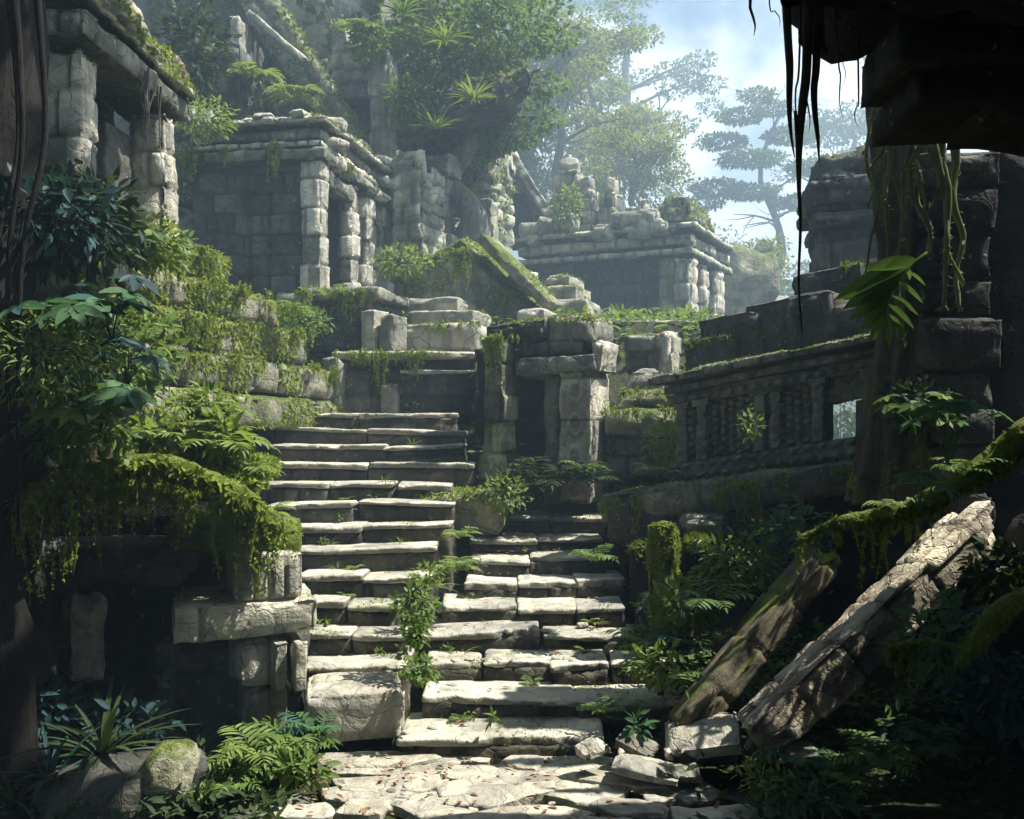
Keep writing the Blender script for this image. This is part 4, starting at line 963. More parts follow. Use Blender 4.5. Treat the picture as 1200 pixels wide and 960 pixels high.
PL = [
 ('broadleaf_plant', palmate(.62, 7, 31, LEAF, 7, .26, (.1, -.3)), 'leafb', 92, 425, 7.7, 'broadleaf plant with round blue-green leaflets beside the dark hollow'),
 ('broadleaf_plant', palmate(.5, 5, 32, LEAF, 7, .27, (.2, -.4)), 'leafb', 118, 505, 7.8, 'broadleaf plant with long pale fingers above the mossy bough'),
 ('broadleaf_plant', palmate(.55, 5, 33, LEAF, 7, .25, (0, -.4)), 'leafbl', 132, 400, 8.1, 'broadleaf plant with dark navy leaves near the mossy wall'),
 ('broadleaf_plant', palmate(.45, 6, 34, LEAFN, 8, .18, (0, -.3)), 'leafbl', 150, 455, 8.3, 'small blue leaved plant in the hollow'),
 ('broadleaf_plant', palmate(.5, 7, 35, LEAF, 6, .22, (.3, -.3)), 'leaf', 70, 540, 7.8, 'leafy plant with mid green leaves spilling over the bough'),
 ('broadleaf_plant', palmate(.42, 7, 36, LEAF, 6, .2, (.2, -.4)), 'leaf', 160, 320, 9.7, 'pale green plant in front of the gate pillar base'),
 ('fern', join(fern(.62, 12, 37), bush(.3, .22, .22, 160, .15, 137, LEAF)), 'leafy', 255, 535, 9.0, 'bright yellow-green fern glowing beside the upper steps'),
 ('fern', join(fern(.5, 11, 38), bush(.22, .18, .18, 120, .13, 138, LEAF)), 'leafy', 245, 494, 9.3, 'smaller sunny fern above the glowing one'),
 ('fern', fern(.4, 7, 39), 'leaf', 290, 560, 9.0, 'low fern touching the upper steps'),
 ('fern', join(fern(.5, 10, 40), bush(.3, .2, .16, 120, .14, 140, LEAF)), 'leafy', 180, 528, 8.9, 'fern rooted on the mossy bough'),
 ('fern', fern(.45, 8, 41), 'leafy', 335, 372, 13.6, 'arching fern at the far end of the mossy wall'),
 ('fern', fern(.4, 7, 42), 'leafy', 312, 610, 8.9, 'fern draped over the mossy cap of the plinth'),
 # stair plants
 ('stair_plant', join(bush(.26, .22, .2, 210, .085, 51, LEAF), fern(.3, 8, 151), clump((.02, -.25, -.05), (.16, .1, .3), 120, .08, 152, LEAF, .3, .6, .5)), 'leaf', 486, 735, 9.3, 'loose shrub trailing down the joint between the two flights'),
 ('stair_plant', join(bush(.2, .18, .14, 150, .075, 52, LEAF), blades(.3, 22, 153)), 'leafy', 500, 690, 10.2, 'sunlit weed tangle high in the joint of the flights'),
 ('stair_plant', join(bush(.2, .16, .12, 120, .08, 53, LEAF), fern(.26, 7, 154)), 'leaf', 490, 800, 8.75, 'small weed at the lowest joint of the flights'),
 ('stair_plant', fern(.34, 9, 54), 'leafy', 535, 672, 10.6, 'ferny tuft drooping from the corner of the upper flight'),
 ('stair_plant', fern(.3, 9, 55), 'leafy', 538, 632, 11.6, 'yellow fern tuft below the mossy ledge'),
 ('stair_plant', fern(.34, 11, 56), 'leaf', 694, 660, 10.3, 'ferny cushion hanging over the lower flight'),
 ('stair_plant', fern(.26, 8, 57), 'leaf', 708, 838, 8.5, 'little fern on the lowest step'),
 ('stair_plant', bush(.12, .1, .09, 40, .1, 58, LEAF), 'leafb', 748, 862, 8.3, 'blue-green weed at the end of the lowest step'),
 ('stair_plant', bush(.06, .05, .05, 14, .09, 59, LEAF), 'leaf', 578, 848, 8.5, 'tiny sprout on the lowest step'),
 ('fern', fern(.55, 9, 60), 'leaf', 772, 800, 8.9, 'fern spreading over the end of the steps'),
 ('fern', fern(.5, 9, 61), 'leaf', 756, 765, 9.2, 'upright fern beside the squat black block'),
 ('fern', fern(.5, 10, 62), 'leaf', 832, 715, 9.0, 'broad fern on the bank above the damp log'),
 ('fern', fern(.4, 9, 63), 'leafb', 805, 765, 8.9, 'blue-green fern lying along the damp log'),
 ('shrub', bush(.5, .3, .28, 420, .11, 64, LEAF), 'leaf', 868, 690, 9.5, 'round leaved bush behind the damp log'),
 ('shrub', bush(.4, .3, .25, 280, .12, 65, LEAF), 'leaf', 800, 740, 9.2, 'leafy bush at the foot of the mossy post'),
 ('shrub', bush(.4, .3, .3, 240, .12, 66, LEAF), 'leafb', 930, 660, 9.4, 'round leaved bush at the head of the damp log'),
 ('creeper', bush(.16, .1, .22, 110, .075, 67, LEAF), 'leafy', 880, 520, 10.9, 'pale creeper spilling from the carved wall panel'),
 ('broadleaf_plant', palmate(.55, 7, 68, LEAF, 5, .17, (-.1, -.4)), 'leafb', 1110, 545, 7.9, 'plant with round blue leaves at the foot of the stone pier'),
 ('broadleaf_plant', palmate(.45, 8, 69, LEAF, 5, .15, (-.2, -.4)), 'leaf', 1075, 520, 8.0, 'plant with olive leaves at the foot of the mossy trunk'),
 ('broadleaf_plant', palmate(.35, 7, 70, LEAF, 5, .14, (-.2, -.4)), 'leafb', 1078, 600, 7.4, 'turquoise leaved plant sitting on the mossy root'),
 ('shrub', bush(.4, .3, .3, 300, .12, 71, LEAF), 'leafd', 1180, 720, 8.0, 'dark leafy shrub behind the big pale log'),
 ('shrub', bush(.4, .3, .3, 220, .13, 72, LEAF), 'leafbl', 1175, 860, 6.8, 'bluish shrub low in the dark corner'),
 ('shrub', bush(.35, .3, .3, 220, .12, 73, LEAF), 'leafb', 1105, 790, 7.2, 'dark green shrub under the big pale log'),
 ('ground_plant', fern(.4, 9, 74), 'leafb', 935, 905, 7.6, 'low blue-green plant beside the broken rock'),
 ('ground_plant', fern(.38, 9, 75), 'leaf', 985, 915, 7.5, 'low green fern under the pale log'),
 ('ground_plant', bush(.4, .25, .1, 130, .12, 76, LEAF), 'leafb', 950, 940, 7.3, 'spreading blue leaves at the edge of the paving'),
 ('ground_plant', bush(.3, .2, .1, 110, .11, 77, LEAF), 'leafy', 905, 930, 7.4, 'yellow-green ground leaves beside the paving'),
  ('fern', fern(.42, 10, 301), 'leaf', 1030, 900, 7.4, 'leafy fern in the patch of light below the big beam'),
 ('fern', fern(.36, 9, 302), 'leafb', 1090, 880, 7.3, 'blue-green fern deeper under the big beam'),
 ('fern', fern(.36, 9, 303), 'leaf', 1130, 560, 7.95, 'small fern rooted on the upper part of the mossy root'),
 ('fern', fern(.3, 8, 304), 'leafy', 1050, 600, 8.1, 'yellow-green fern rooted halfway along the mossy root'),
 ('ground_plant', blades(.5, 26, 78, BLADE), 'leafd', 905, 700, 9.6, 'thin leaved plant in the gap behind the logs'),
 # lower left plants
 ('fern', fern(.55, 11, 81), 'leaf', 345, 885, 8.2, 'vivid green fern at the foot of the plinth'),
 ('fern', fern(.5, 10, 82), 'leafy', 300, 895, 7.9, 'yellow-green fern in front of the plinth'),
 ('fern', fern(.42, 9, 83), 'leafb', 370, 868, 8.3, 'emerald fern between plinth and loose block'),
 ('fern', fern(.4, 9, 84), 'leaf', 270, 930, 7.6, 'shaded fern beside the mossy boulder'),
 ('grass_plant', blades(.62, 34, 85), 'leafd', 120, 885, 7.9, 'dark clump of strap leaves behind the mossy boulder'),
 ('grass_plant', blades(.5, 26, 86), 'leafbl', 60, 915, 7.5, 'strap leaved clump in the dark corner'),
 ('grass_plant', blades(.4, 22, 87), 'leafd', 15, 940, 7.3, 'dark strap leaved clump at the very edge'),
 ('shrub', bush(.5, .3, .25, 260, .15, 88, LEAF), 'leafbl', 30, 870, 8.2, 'bluish broad leaves in front of the undercroft'),
 ('shrub', bush(.4, .3, .2, 180, .14, 89, LEAF), 'leafbl', 150, 875, 8.3, 'dusky broad leaves below the broken post'),
 ('ground_plant', bush(.4, .25, .1, 160, .11, 90, LEAF), 'leafd', 200, 935, 7.5, 'creeping dark leaves over the mossy boulder'),
 ('ground_plant', bush(.3, .2, .1, 110, .11, 91, LEAF), 'leaf', 350, 915, 7.7, 'creeping green leaves at the edge of the paving slabs'),
 # plants on ruins
 ('fern', fern(.4, 8, 101), 'leafy', 384, 352, 15.6, 'hanging fern on the pedestal corner'),
 ('fern', fern(.9, 10, 102), 'leafd', 640, 580, 13.0, 'dark fern bed in front of the doorway'),
 ('fern', fern(.6, 9, 103), 'leafd', 690, 570, 12.8, 'dark fern beside the doorway jamb'),
 ('fern', fern(.4, 8, 104), 'leaf', 682, 556, 12.7, 'small bright fern at the foot of the carved jamb'),
 ('shrub', bush(.3, .25, .3, 260, .1, 105, LEAF), 'leafy', 778, 545, 12.4, 'pale bush in front of the small shrine'),
 ('fern', fern(.45, 8, 106), 'leafy', 770, 560, 12.0, 'sunny fern on the ledge beside the shrine'),
 ('shrub', bush(.6, .5, .4, 420, .13, 107, LEAF), 'leafy', 240, 165, 17.5, 'sunlit shrub growing over the back corner of the pavilion roof'),
 ('fern', fern(.9, 13, 108, LEAFN, 10, 1.4), 'leafy', 296, 96, 21.5, 'big drooping fern under the sloping temple roof'),
 ('fern', fern(.8, 12, 109, LEAFN, 10, 1.4), 'leafy', 345, 118, 21.3, 'second drooping fern at the lower end of the sloping roof'),
 ('fern', fern(.8, 14, 110, LEAFN, 9, 1.2), 'leafy', 425, 45, 22.3, 'palm-like fern crowning the tall pillar'),
 ('shrub', bush(.5, .5, .5, 380, .16, 111, LEAF), 'leaf', 432, 75, 22.3, 'bushy growth around the top of the tall pillar'),
 ('shrub', bush(.9, .6, .5, 600, .2, 112, LEAF), 'leafd', 290, 150, 21.8, 'dark shrub in the shade above the pavilion roof'),
 ('shrub', bush(.7, .6, 1.0, 600, .2, 113, LEAF), 'leafd', 228, 120, 19, 'dark leafy mass between gate and pavilion'),
 ('shrub', bush(.5, .4, .6, 420, .15, 114, LEAF), 'leafy', 665, 262, 28.6, 'mossy bush growing among the roof statues'),
 ('rosette_plant', blades(.5, 60, 115, BLADE, .1, .8), 'leafy', 556, 118, 19.0, 'bright spiky rosette hanging under the dark tree'),
 ('rosette_plant', blades(.45, 50, 116, BLADE, .1, .8), 'leafy', 522, 48, 19.0, 'pale spiky rosette near the top of the dark tree'),
 ('rosette_plant', blades(.55, 44, 117, BLADE, .1, .8), 'leafy', 512, 152, 21.5, 'spiky rosette above the capped pillar'),
 ('rosette_plant', blades(.5, 40, 118, BLADE, .1, .8), 'leaf', 470, 18, 19.5, 'green spiky rosette in the dark tree crown'),
 ('shrub', bush(.8, .7, .6, 600, .16, 204, LEAF), 'leaf', 480, 150, 22.5, 'leafy clump at the foot of the cliff by the capped pillar'),
 ('shrub', bush(.5, .4, .35, 420, .12, 206, LEAF), 'leafy', 470, 330, 17.6, 'round shrub beside the porch of the pavilion'),
 ('shrub', bush(.5, .4, .3, 420, .11, 207, LEAF), 'leaf', 350, 400, 14.8, 'leafy tuft where the mossy wall meets the terrace'),
 ('shrub', bush(.35, .3, .25, 300, .1, 208, LEAF), 'leafy', 590, 600, 12.4, 'yellow shrub spilling from the mossy ledge to the dark step'),
 ('shrub', bush(.35, .3, .22, 260, .11, 210, LEAF), 'leafd', 1075, 500, 8.9, 'dark little shrub at the joint of mossy trunk and stone pier'),
 ('shrub', bush(1.6, 1.2, 1.2, 900, .25, 211, LEAF), 'leaff', 985, 520, 30, 'hazy bush seen through the window hole of the carved building'),
 ('shrub', bush(.28, .22, .2, 240, .085, 212, LEAF), 'leafy', 768, 806, 8.7, 'sunny shrub at the end of the lowest steps'),
 ('shrub', bush(.32, .22, .13, 220, .085, 214, LEAF), 'leaf', 318, 885, 8.3, 'bushy green growth against the foot of the plinth'),
]
for e in PL:
    nm, vf, mt, px, py, Y, lb_ = e[:7]
    plant(nm, vf, mt, px, py, Y, lb_, nm.split('_')[-1] if '_' in nm else nm)

# big pinnate leaf hanging in front of the mossy trunk
r = np.array([tuple(P(1086, 296, 8.1)), tuple(P(1058, 318, 8.0)), tuple(P(1036, 345, 8.0)), tuple(P(1042, 392, 7.9))])
out = [tube(r, [.012, .01, .008, .004], 5, sub=3)]
for (x0, y0, x1, y1) in ((1070, 306, 1018, 312), (1060, 316, 982, 346), (1056, 322, 992, 358), (1046, 334, 1000, 372), (1040, 344, 1012, 386), (1062, 312, 1068, 326), (1064, 318, 1086, 332), (1052, 330, 1084, 352), (1044, 346, 1078, 366), (1040, 356, 1074, 382), (1038, 360, 1022, 398), (1040, 372, 1044, 404), (1042, 368, 1062, 392), (1072, 302, 1032, 320)):
    a, b = P(x0, y0, 8.0), P(x1, y1, 7.85); d = b - a
    out.append(place(leaf_t(.30, 6, .12, .25), [a], [d], [(0.35, -.8, .45)], d.length))
tag(make('hanging_leaf', join(*out), M['leafbig']), 'large feather-shaped green leaf hanging before the mossy trunk', 'leaf')

# mossy bough over the undercroft, its moss curtain
bp = [P(15, 592, 7.7), P(55, 566, 8.0), P(120, 548, 8.2), P(190, 545, 8.3), P(245, 560, 8.35), P(285, 590, 8.5), P(322, 618, 8.7)]
mb = thing('mossy_bough', 'thick horizontal bough coated in yellow moss with dangling strands above the undercroft', 'branch', bp[0])
V, Fs = tube([p - bp[0] for p in bp], [.04, .07, .09, .10, .10, .11, .12], 14, .8, 3, sub=8, ns=4)
o = make('bough', (V, Fs), M['moss'], mb)
make('moss', fuzz((V, Fs), 9000, .075, 9, -.5, thr=-.6, hang=.5), M['tuft'], mb)
make('hanging_moss', strands([p - bp[0] - Vector((0, 0, .08)) for p in bp], 130, .1, .95, .011, 12, spread=.08), M['tuft'], mb)
bp = [P(205, 560, 8.8), P(235, 522, 9.0), P(270, 548, 9.0), P(300, 580, 9.0)]
tag(make('arched_root', tube(bp, [.06, .05, .05, .07], 8, .3, 5, sub=5), M['moss']), 'thin arched mossy root rising behind the bough', 'root')
# mossy roots on the right
bp = [P(936, 632, 8.3), P(985, 612, 8.2), P(1040, 603, 8.15), P(1100, 582, 8.1), P(1160, 545, 8.0), P(1230, 495, 7.9), P(1420, 420, 7.9)]
mr = thing('mossy_root', 'sloping root thick with green moss descending from the dark corner', 'root', bp[0])
V, Fs = tube([p - bp[0] for p in bp], [.03, .06, .08, .10, .13, .16, .22], 14, .8, 8, sub=8, ns=4)
make('root', (V, Fs), M['moss'], mr)
make('moss', fuzz((V, Fs), 8000, .06, 19, -.4, thr=-.6, hang=.3), M['tuftd'], mr)
make('hanging_moss', strands([p - bp[0] - Vector((0, 0, .05)) for p in bp[:4]], 40, .08, .62, .009, 15, spread=.05), M['tuft'], mr)
bp = [P(1125, 775, 6.6), P(1160, 738, 6.5), P(1215, 695, 6.4), P(1450, 640, 6.4)]
mr = thing('mossy_root', 'short mossy root poking in beside the big pale log', 'root', bp[0])
V, Fs = tube([p - bp[0] for p in bp], [.02, .07, .10, .16], 12, .8, 18, sub=9, ns=4)
make('root', (V, Fs), M['moss'], mr)
make('moss', fuzz((V, Fs), 3000, .05, 23, -.4, thr=-.6, hang=.3), M['tuftd'], mr)
bp = [P(1040, 760, 7.0), P(1085, 752, 6.9), P(1135, 762, 6.8)]
mr = thing('mossy_twig', 'thin twig hung with a curtain of pale moss under the big log', 'branch', bp[0])
make('twig', tube([p - bp[0] for p in bp], [.02, .03, .02], 6, .3, 18, sub=4), M['moss'], mr)
make('hanging_moss', strands([p - bp[0] for p in bp], 26, .15, 1.15, .009, 25, spread=.03), M['tuftd'], mr)

# leaning beams
def log(name, label, a, b, w, h, mat, seed, roll=0):
    a, b = Vector(a), Vector(b); L = (b - a).length
    t = thing(name, label, 'log', a, ((b - a).to_track_quat('Z', 'Y') @ Matrix.Rotation(rad(roll), 3, 'Z').to_quaternion()).to_euler())
    V, Fs = rbox(w, h, L, res=.035, course=.55, blk=.25, groove=.03, bump=.022, chip=.06, cw=.1, seed=seed, ns=2.4)
    q = V; x = np.array(q[:, 0]); z = np.array(q[:, 2]); y = np.array(q[:, 1])
    n = fbm(np.stack([x * 9, y * 9, z * 1.1], 1) + seed, 4)
    q[:, 0] += .018 * n; q[:, 1] += .022 * n
    bite = np.maximum(0, fbm(np.stack([x * 2, y * 2, z * 1.6], 1) + seed * 2.2, 2) - .2)
    q[:, 1] -= bite * .12 * (y > h * .5); q[:, 0] *= 1 - .2 * bite
    e = .30 * (hsh(np.floor((x + 3) / .13), np.floor((y + 3) / .15), seed) - .3)
    q[:, 2] += e * sst(1 - z / .3) - e * sst(1 - (L - z) / .3)
    q[:, 1] -= h / 2
    make('trunk', (q, Fs), M[mat], t)
    return t
log('fallen_log', 'big pale leaning log with split sunlit bark', P(880, 868, 7.75), P(1150, 612, 8.7), .50, .38, 'beam', 3, -14)
log('fallen_log', 'slimmer damp grey log leaning behind the pale one', P(788, 866, 8.35), P(966, 650, 9.0), .36, .30, 'logm', 8, -15)

# mossy trunk rising to the overhang, with climbing vines
mt = thing('mossy_tree', 'old mossy tree with flared foot squeezed between carved building and stone pier', 'tree', P(1050, 570, 9.4))
B = mt.location
tp = [P(1062, 590, 9.4), P(1062, 510, 9.4), P(1068, 420, 9.4), P(1068, 300, 9.4), P(1062, 100, 9.4)]
V, Fs = tube([p - B for p in tp], [.5, .36, .3, .28, .34], 48, .2, 6, sub=14, ridges=9)
make('trunk', (V, Fs), M['barkm'], mt)
make('moss', fuzz((V, Fs), 4200, .04, 29, -.4, thr=.0), M['tuftd'], mt)
rg = random.Random(8)
for k in range(12):
    x = 1030 + k * 7 + rg.uniform(-4, 4); yb = rg.choice([240, 300, 300, 360, 400, 330])
    pts = [P(x, 112, 8.6)]; n = 7
    for i in range(1, n):
        pts.append(P(x + rg.uniform(-9, 9) + i * (k - 4) * .6, 112 + (yb - 112) * i / (n - 1), 8.6 + rg.uniform(-.08, .08)))
    tb = tube(pts, np.linspace(.03, .014, n) * rg.uniform(.6, 1.5), 7, .5, k, sub=9, ns=9)
    nr = np.random.default_rng(k); kk = 46; pp = np.array(tb[0])[nr.integers(0, len(tb[0]), kk)]
    tb = join(tb, place(LEAF, pp, nr.normal(size=(kk, 3)) * np.array([1, 1, .5]) - np.array([0, 0, .5]), nr.normal(size=(kk, 3)) * .4 + np.array([0, -.4, .8]), nr.uniform(.03, .075, kk)))
    tag(make('hanging_vine', tb, M['vineg']), 'twisted olive vine hanging under the corbel before the mossy trunk', 'vine', 'olive vines hanging under the corbel')
# black roots hanging from the lip of the overhang
for k, (x, yt, x1, yb, r, lb_) in enumerate(((918, 10, 932, 185, .045, 'thick black root hanging first under the overhang lip'), (945, 30, 936, 265, .055, 'longest thick black root tapering far down in front of the sky'), (957, 45, 957, 190, .045, 'forked black root next to the longest one'), (882, -10, 882, 42, .02, 'short black root alone at the top of the sky'),
        (902, 0, 915, 32, .008, 'hair-thin root curving beside the overhang lip'), (965, 48, 966, 70, .02, 'stubby black root under the overhang'), (978, 55, 989, 138, .01, 'thin curly root close to the corbel'), (1003, 108, 1005, 150, .01, 'thin root dangling from the corbel corner'),
        (936, 60, 934, 170, .012, 'thin pale root between the thick ones'), (948, 80, 946, 155, .014, 'wavy root between the thick ones'), (992, 60, 986, 104, .006, 'finest root hair under the overhang'))):
    pts = [P(x + (x1 - x) * f + 3 * math.sin(k + f * 6), yt - 75 * (f == 0) + (yb - yt) * f, 6.3) for f in np.linspace(0, 1, 6)]
    tag(make('hanging_root', tube(pts, np.array([1.3, 1, .9, .75, .5, .12]) * r * .6, 7, .2, k, sub=4), M['vine']), lb_, 'root')
tag(make('hanging_root', tube([P(932, 130, 6.3), P(938, 250, 6.3), P(936, 330, 6.35), P(940, 392, 6.3)], [.012, .01, .008, .004], 6, .2, 3, sub=5), M['vine']), 'thread-like root reaching lowest in front of the misty valley', 'root')

# ------------------------------------------------------------------ rocks and paving at the foot
def stone_rock(name, label, px, py, Y, rx, ry_, rz_, mat, seed, rot=0, cat='rock', group=None, rough=.3, tilt=0, n=14):
    return tag(make(name, rock(rx, ry_, rz_, seed, n, rough), M[mat], None, P(px, py, Y), (rad(tilt), rad(tilt * .6), rad(rot))), label, cat, group)
def slab(name, label, px, py, Y, w, d, h, mat, rot, rx=0, ry=0, cat='slab', group=None):
    return tag(make(name, rbox(w, d, h, res=.04, bump=.035, chip=.12, cw=.14, seed=sd(), ns=1.8), M[mat], None, P(px, py, Y), (rad(rx), rad(ry), rad(rot))), label, cat, group)
slab('broken_rock', 'large cracked white rock propped up with a black hollow under it', 826, 896, 7.95, .72, .5, .17, 'pale', -14, 22, -12, 'rock')
slab('broken_rock', 'dark half buried rock under the large cracked white one', 838, 905, 8.0, .6, .4, .22, 'dark', 10, 0, 0, 'rock')
slab('broken_rock', 'flat pale shard lying in front of the large cracked rock', 752, 918, 7.75, .62, .38, .09, 'pale', -18, 6, 6, 'rock')
slab('broken_rock', 'upright little pale shard at the end of the lowest step', 706, 895, 8.0, .3, .25, .14, 'pale', 24, 10, -18, 'rock')
slab('broken_rock', 'tilted grey-green shard leaning behind the flat one', 738, 892, 8.15, .4, .3, .14, 'grey', -25, 14, 20, 'rock')
slab('broken_rock', 'mossy flat rock beside the large cracked one', 800, 922, 7.7, .42, .3, .09, 'grey', 8, 4, 0, 'rock')
stone_rock('mossy_boulder', 'long low boulder with moss and rippled grey flanks in the dark corner', 140, 945, 7.6, .75, .4, .22, 'dark', 4, 12, 'boulder', rough=.35, n=22)
stone_rock('mossy_boulder', 'rounded moss topped rock at the end of the long boulder', 196, 932, 7.55, .24, .28, .24, 'mossy', 6, 0, 'boulder', n=16)
stone_rock('boulder', 'small rounded rock lying under the pale log', 940, 898, 7.7, .16, .14, .1, 'grey', 9, 0)
rg = random.Random(21)
def flag(w, d, h, seed):
    """an irregular flat stone: a rough many-sided outline, flat worn top"""
    r = np.random.default_rng(seed); V, Fs = rbox(w, d, h, res=.035, bump=.012, chip=.03, cw=.05, seed=seed, ns=4)
    q = np.array(V); x, y = q[:, 0] / w * 2, q[:, 1] / d * 2 - 1
    for e in range(9):
        a = r.uniform(0, 2 * PI); lim = r.uniform(.72, 1.05); nx, ny = math.cos(a), math.sin(a); o = np.maximum(0, x * nx + y * ny - lim)
        x = x - o * nx; y = y - o * ny
    q[:, 0] = x * w / 2; q[:, 1] = (y + 1) * d / 2
    q[:, :2] += (np.stack([fbm(q * 5 + seed, 2), fbm(q * 5 + seed + 9, 2)], 1)) * .03
    return q, Fs
row = 6.7
while row < 8.5:
    dpt = rg.uniform(.26, .46); X = -2.4
    while X < 1.75:
        w = rg.uniform(.35, 1.2); xc = X + w / 2; X += w * .93
        if row > 7.6 and (xc > 1.0 or xc < -1.5): continue
        mt_ = 'pave' if -1.3 < xc < 1.2 else rg.choice(['grey', 'step', 'grey', 'dark'])
        tag(make('paving_slab', flag(w * 1.12, dpt * rg.uniform(1.1, 1.4), .1, sd()), M[mt_], None, (xc, row + rg.uniform(-.08, .08), -.065 + rg.uniform(-.015, .025)), (rad(rg.uniform(-2.2, 1.5)), rad(rg.uniform(-2, 2)), rad(rg.uniform(-22, 22)))),
            'flat worn paving slab lying loose on the ground before the steps', 'paving slab', 'worn paving slabs before the steps')
    row += dpt * .85
for k in range(70):
    Y = rg.uniform(7.1, 8.55); X = rg.uniform(-1.5, 1.3) if k % 3 else rg.uniform(-1.1, -.5)
    s = rg.uniform(.02, .07)
    tag(make('rubble_stone', rock(s, s * rg.uniform(.6, 1), s * .4, sd(), 5, .3), M['pale' if k % 3 else 'grey'], None, (X, Y, .0), (0, 0, rg.uniform(0, 6))), 'small loose stone scattered at the foot of the steps', 'stone', 'small loose stones at the foot of the steps')
for k in range(22):
    i = rg.choice([0, 1, 2, 3, 3, 2]); Y = 8.6 + .54 * i + rg.uniform(.08, .4); X = rg.uniform(-.75, 1.0); s = rg.uniform(.025, .075)
    tag(make('step_pebble', rock(s, s * .8, s * .35, sd(), 5, .3), M['pale'], None, (X, Y, .19 * (i + 1) - .01), (0, 0, rg.uniform(0, 6))), 'pale flat pebble resting on a tread of the lower steps', 'pebble', 'pale pebbles on the lower steps')
out = []
for k in range(70):
    i = rg.randrange(0, 8); out.append(place(LEAF, [(rg.uniform(-.8, 1.1), 8.7 + .54 * i + rg.uniform(0, .4), .19 * (i + 1) + .03)], [(rg.uniform(-1, 1), rg.uniform(-1, 1), 0)], [(0, 0, 1)], rg.uniform(.04, .09)))
for k in range(150):
    out.append(place(LEAF, [(rg.uniform(-2, 1.8), rg.uniform(7, 8.5), .06)], [(rg.uniform(-1, 1), rg.uniform(-1, 1), 0)], [(0, 0, 1)], rg.uniform(.04, .09)))
tag(make('leaf_litter', join(*out), M['litter']), 'brown dead leaves sprinkled over steps and paving', 'leaf litter', kind='stuff')
for st in [o for o in COL.objects if o.name.startswith('stone_staircase')]:
    for i_, stone_ in enumerate(st.children):
        if i_ % 3 != 1:
            add_fuzz(stone_.children[0], 900, .028, 'tuft', -.4, thr=.28, patch=2.2, hang=.5)
for k in range(34):
    if k < 18:
        i = rg.randrange(0, 8); X = rg.uniform(-.85, 1.1); pos = (X, 8.6 + .54 * (i + 1) - .05, .19 * (i + 1) - .01)
    else:
        i = rg.randrange(0, 12); X = rg.uniform(-2.4, -1.1); pos = (X, 9.05 + .455 * (i + 1) - .05, .36 + .2325 * i - .01)
    vf = [blades(.16, 12, 400 + k), fern(.14, 6, 400 + k), bush(.06, .05, .05, 26, .05, 400 + k, LEAF, 3)][k % 3]
    tag(make('step_weed', vf, M['leafy' if k % 2 else 'leaf'], None, pos), 'small weed sprouting from a joint of the stone steps', 'weed', 'small weeds in the joints of the steps')
# moss and low growth on the forest floor
def undergrowth(name, label, xr, yr_, n, size, mat, seed, T=LEAF, lift=.05):
    rng = np.random.default_rng(seed)
    X = rng.uniform(*xr, n); Y = rng.uniform(*yr_, n); Z = ground_h(X, Y) + lift * rng.random(n)
    p = np.stack([X, Y, Z], 1); k = fbm(p * 1.6 + seed, 2) > -.1; p = p[k]
    d = rng.normal(size=p.shape); d[:, 2] = rng.uniform(-.1, .9, len(p))
    return tag(make(name, place(T, p, d, np.array([0, 0, 1.]) + rng.normal(size=p.shape) * .3, size * rng.uniform(.6, 1.4, len(p))), M[mat]), label, 'undergrowth', kind='stuff')
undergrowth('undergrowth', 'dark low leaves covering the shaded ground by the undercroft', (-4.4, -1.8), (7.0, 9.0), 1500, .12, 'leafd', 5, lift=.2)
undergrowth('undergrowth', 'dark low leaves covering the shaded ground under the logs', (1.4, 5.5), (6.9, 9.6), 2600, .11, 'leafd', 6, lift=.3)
undergrowth('undergrowth', 'pale green cover on the slope behind the doorway', (-1.5, 4.2), (13.6, 20), 2600, .17, 'leaf', 9, lift=.25)
undergrowth('undergrowth', 'olive low leaves on the bank behind the logs', (1.5, 4.5), (8.6, 10.6), 1600, .12, 'leaf', 7, lift=.25)
undergrowth('undergrowth', 'low green cover on the terrace around the far temple', (-8, 8), (15, 34), 9000, .2, 'leafy', 8, LEAF, .2)

# ------------------------------------------------------------------ cliff and trees behind
cl = thing('overgrown_cliff', 'misty blue rock cliff draped with creepers behind the pavilion', 'cliff', (-9, 30, 2))
V, Fs = rbox(17, 8, 20, res=.38, bump=1.0, chip=2.0, cw=2.5, ns=.28, seed=44, course=2.6, blk=2.2, groove=.25)
V[:, 0] += .12 * (V[:, 2]) * (V[:, 0] < 0); V[:, 0] -= .1 * V[:, 2] * (V[:, 0] > 0)
make('rock_face', (V, Fs), M['grey'], cl, (0, -4, 0))
f = fuzz((V, Fs), 26000, .34, 8, -.3, T=QUADL, thr=.02, patch=.22, hang=.6)
make('creeper', f, M['leafd'], cl, (0, -4.1, 0))
make('hanging_moss', join(strands((-6, -4.3, 15), (8, -4.3, 12), 120, 1, 6, .03, 4), strands((0, -4.6, 9), (8, -4.6, 8), 40, .5, 3, .03, 5)), M['tuftd'], cl)

def far_tree(label, px, py_base, py_top, Y, crowns, leaf, n, size, seed, name='jungle_tree', r0=.5, **kw):
    base = P(px, py_base, Y); top = P(px + kw.pop('lean', 0), py_top, Y)
    cs = [(P(x, y, Y + dy), (rx / F * Y, rx / F * Y * .8, ry_ / F * Y)) for x, y, rx, ry_, dy in crowns]
    kw.setdefault('tips_r', size * 3.2)
    return tree(name, label, base, top, r0, cs, leaf, kw.pop('bk', 'barkg'), int(n * 1.5), size * .8, seed, **kw)
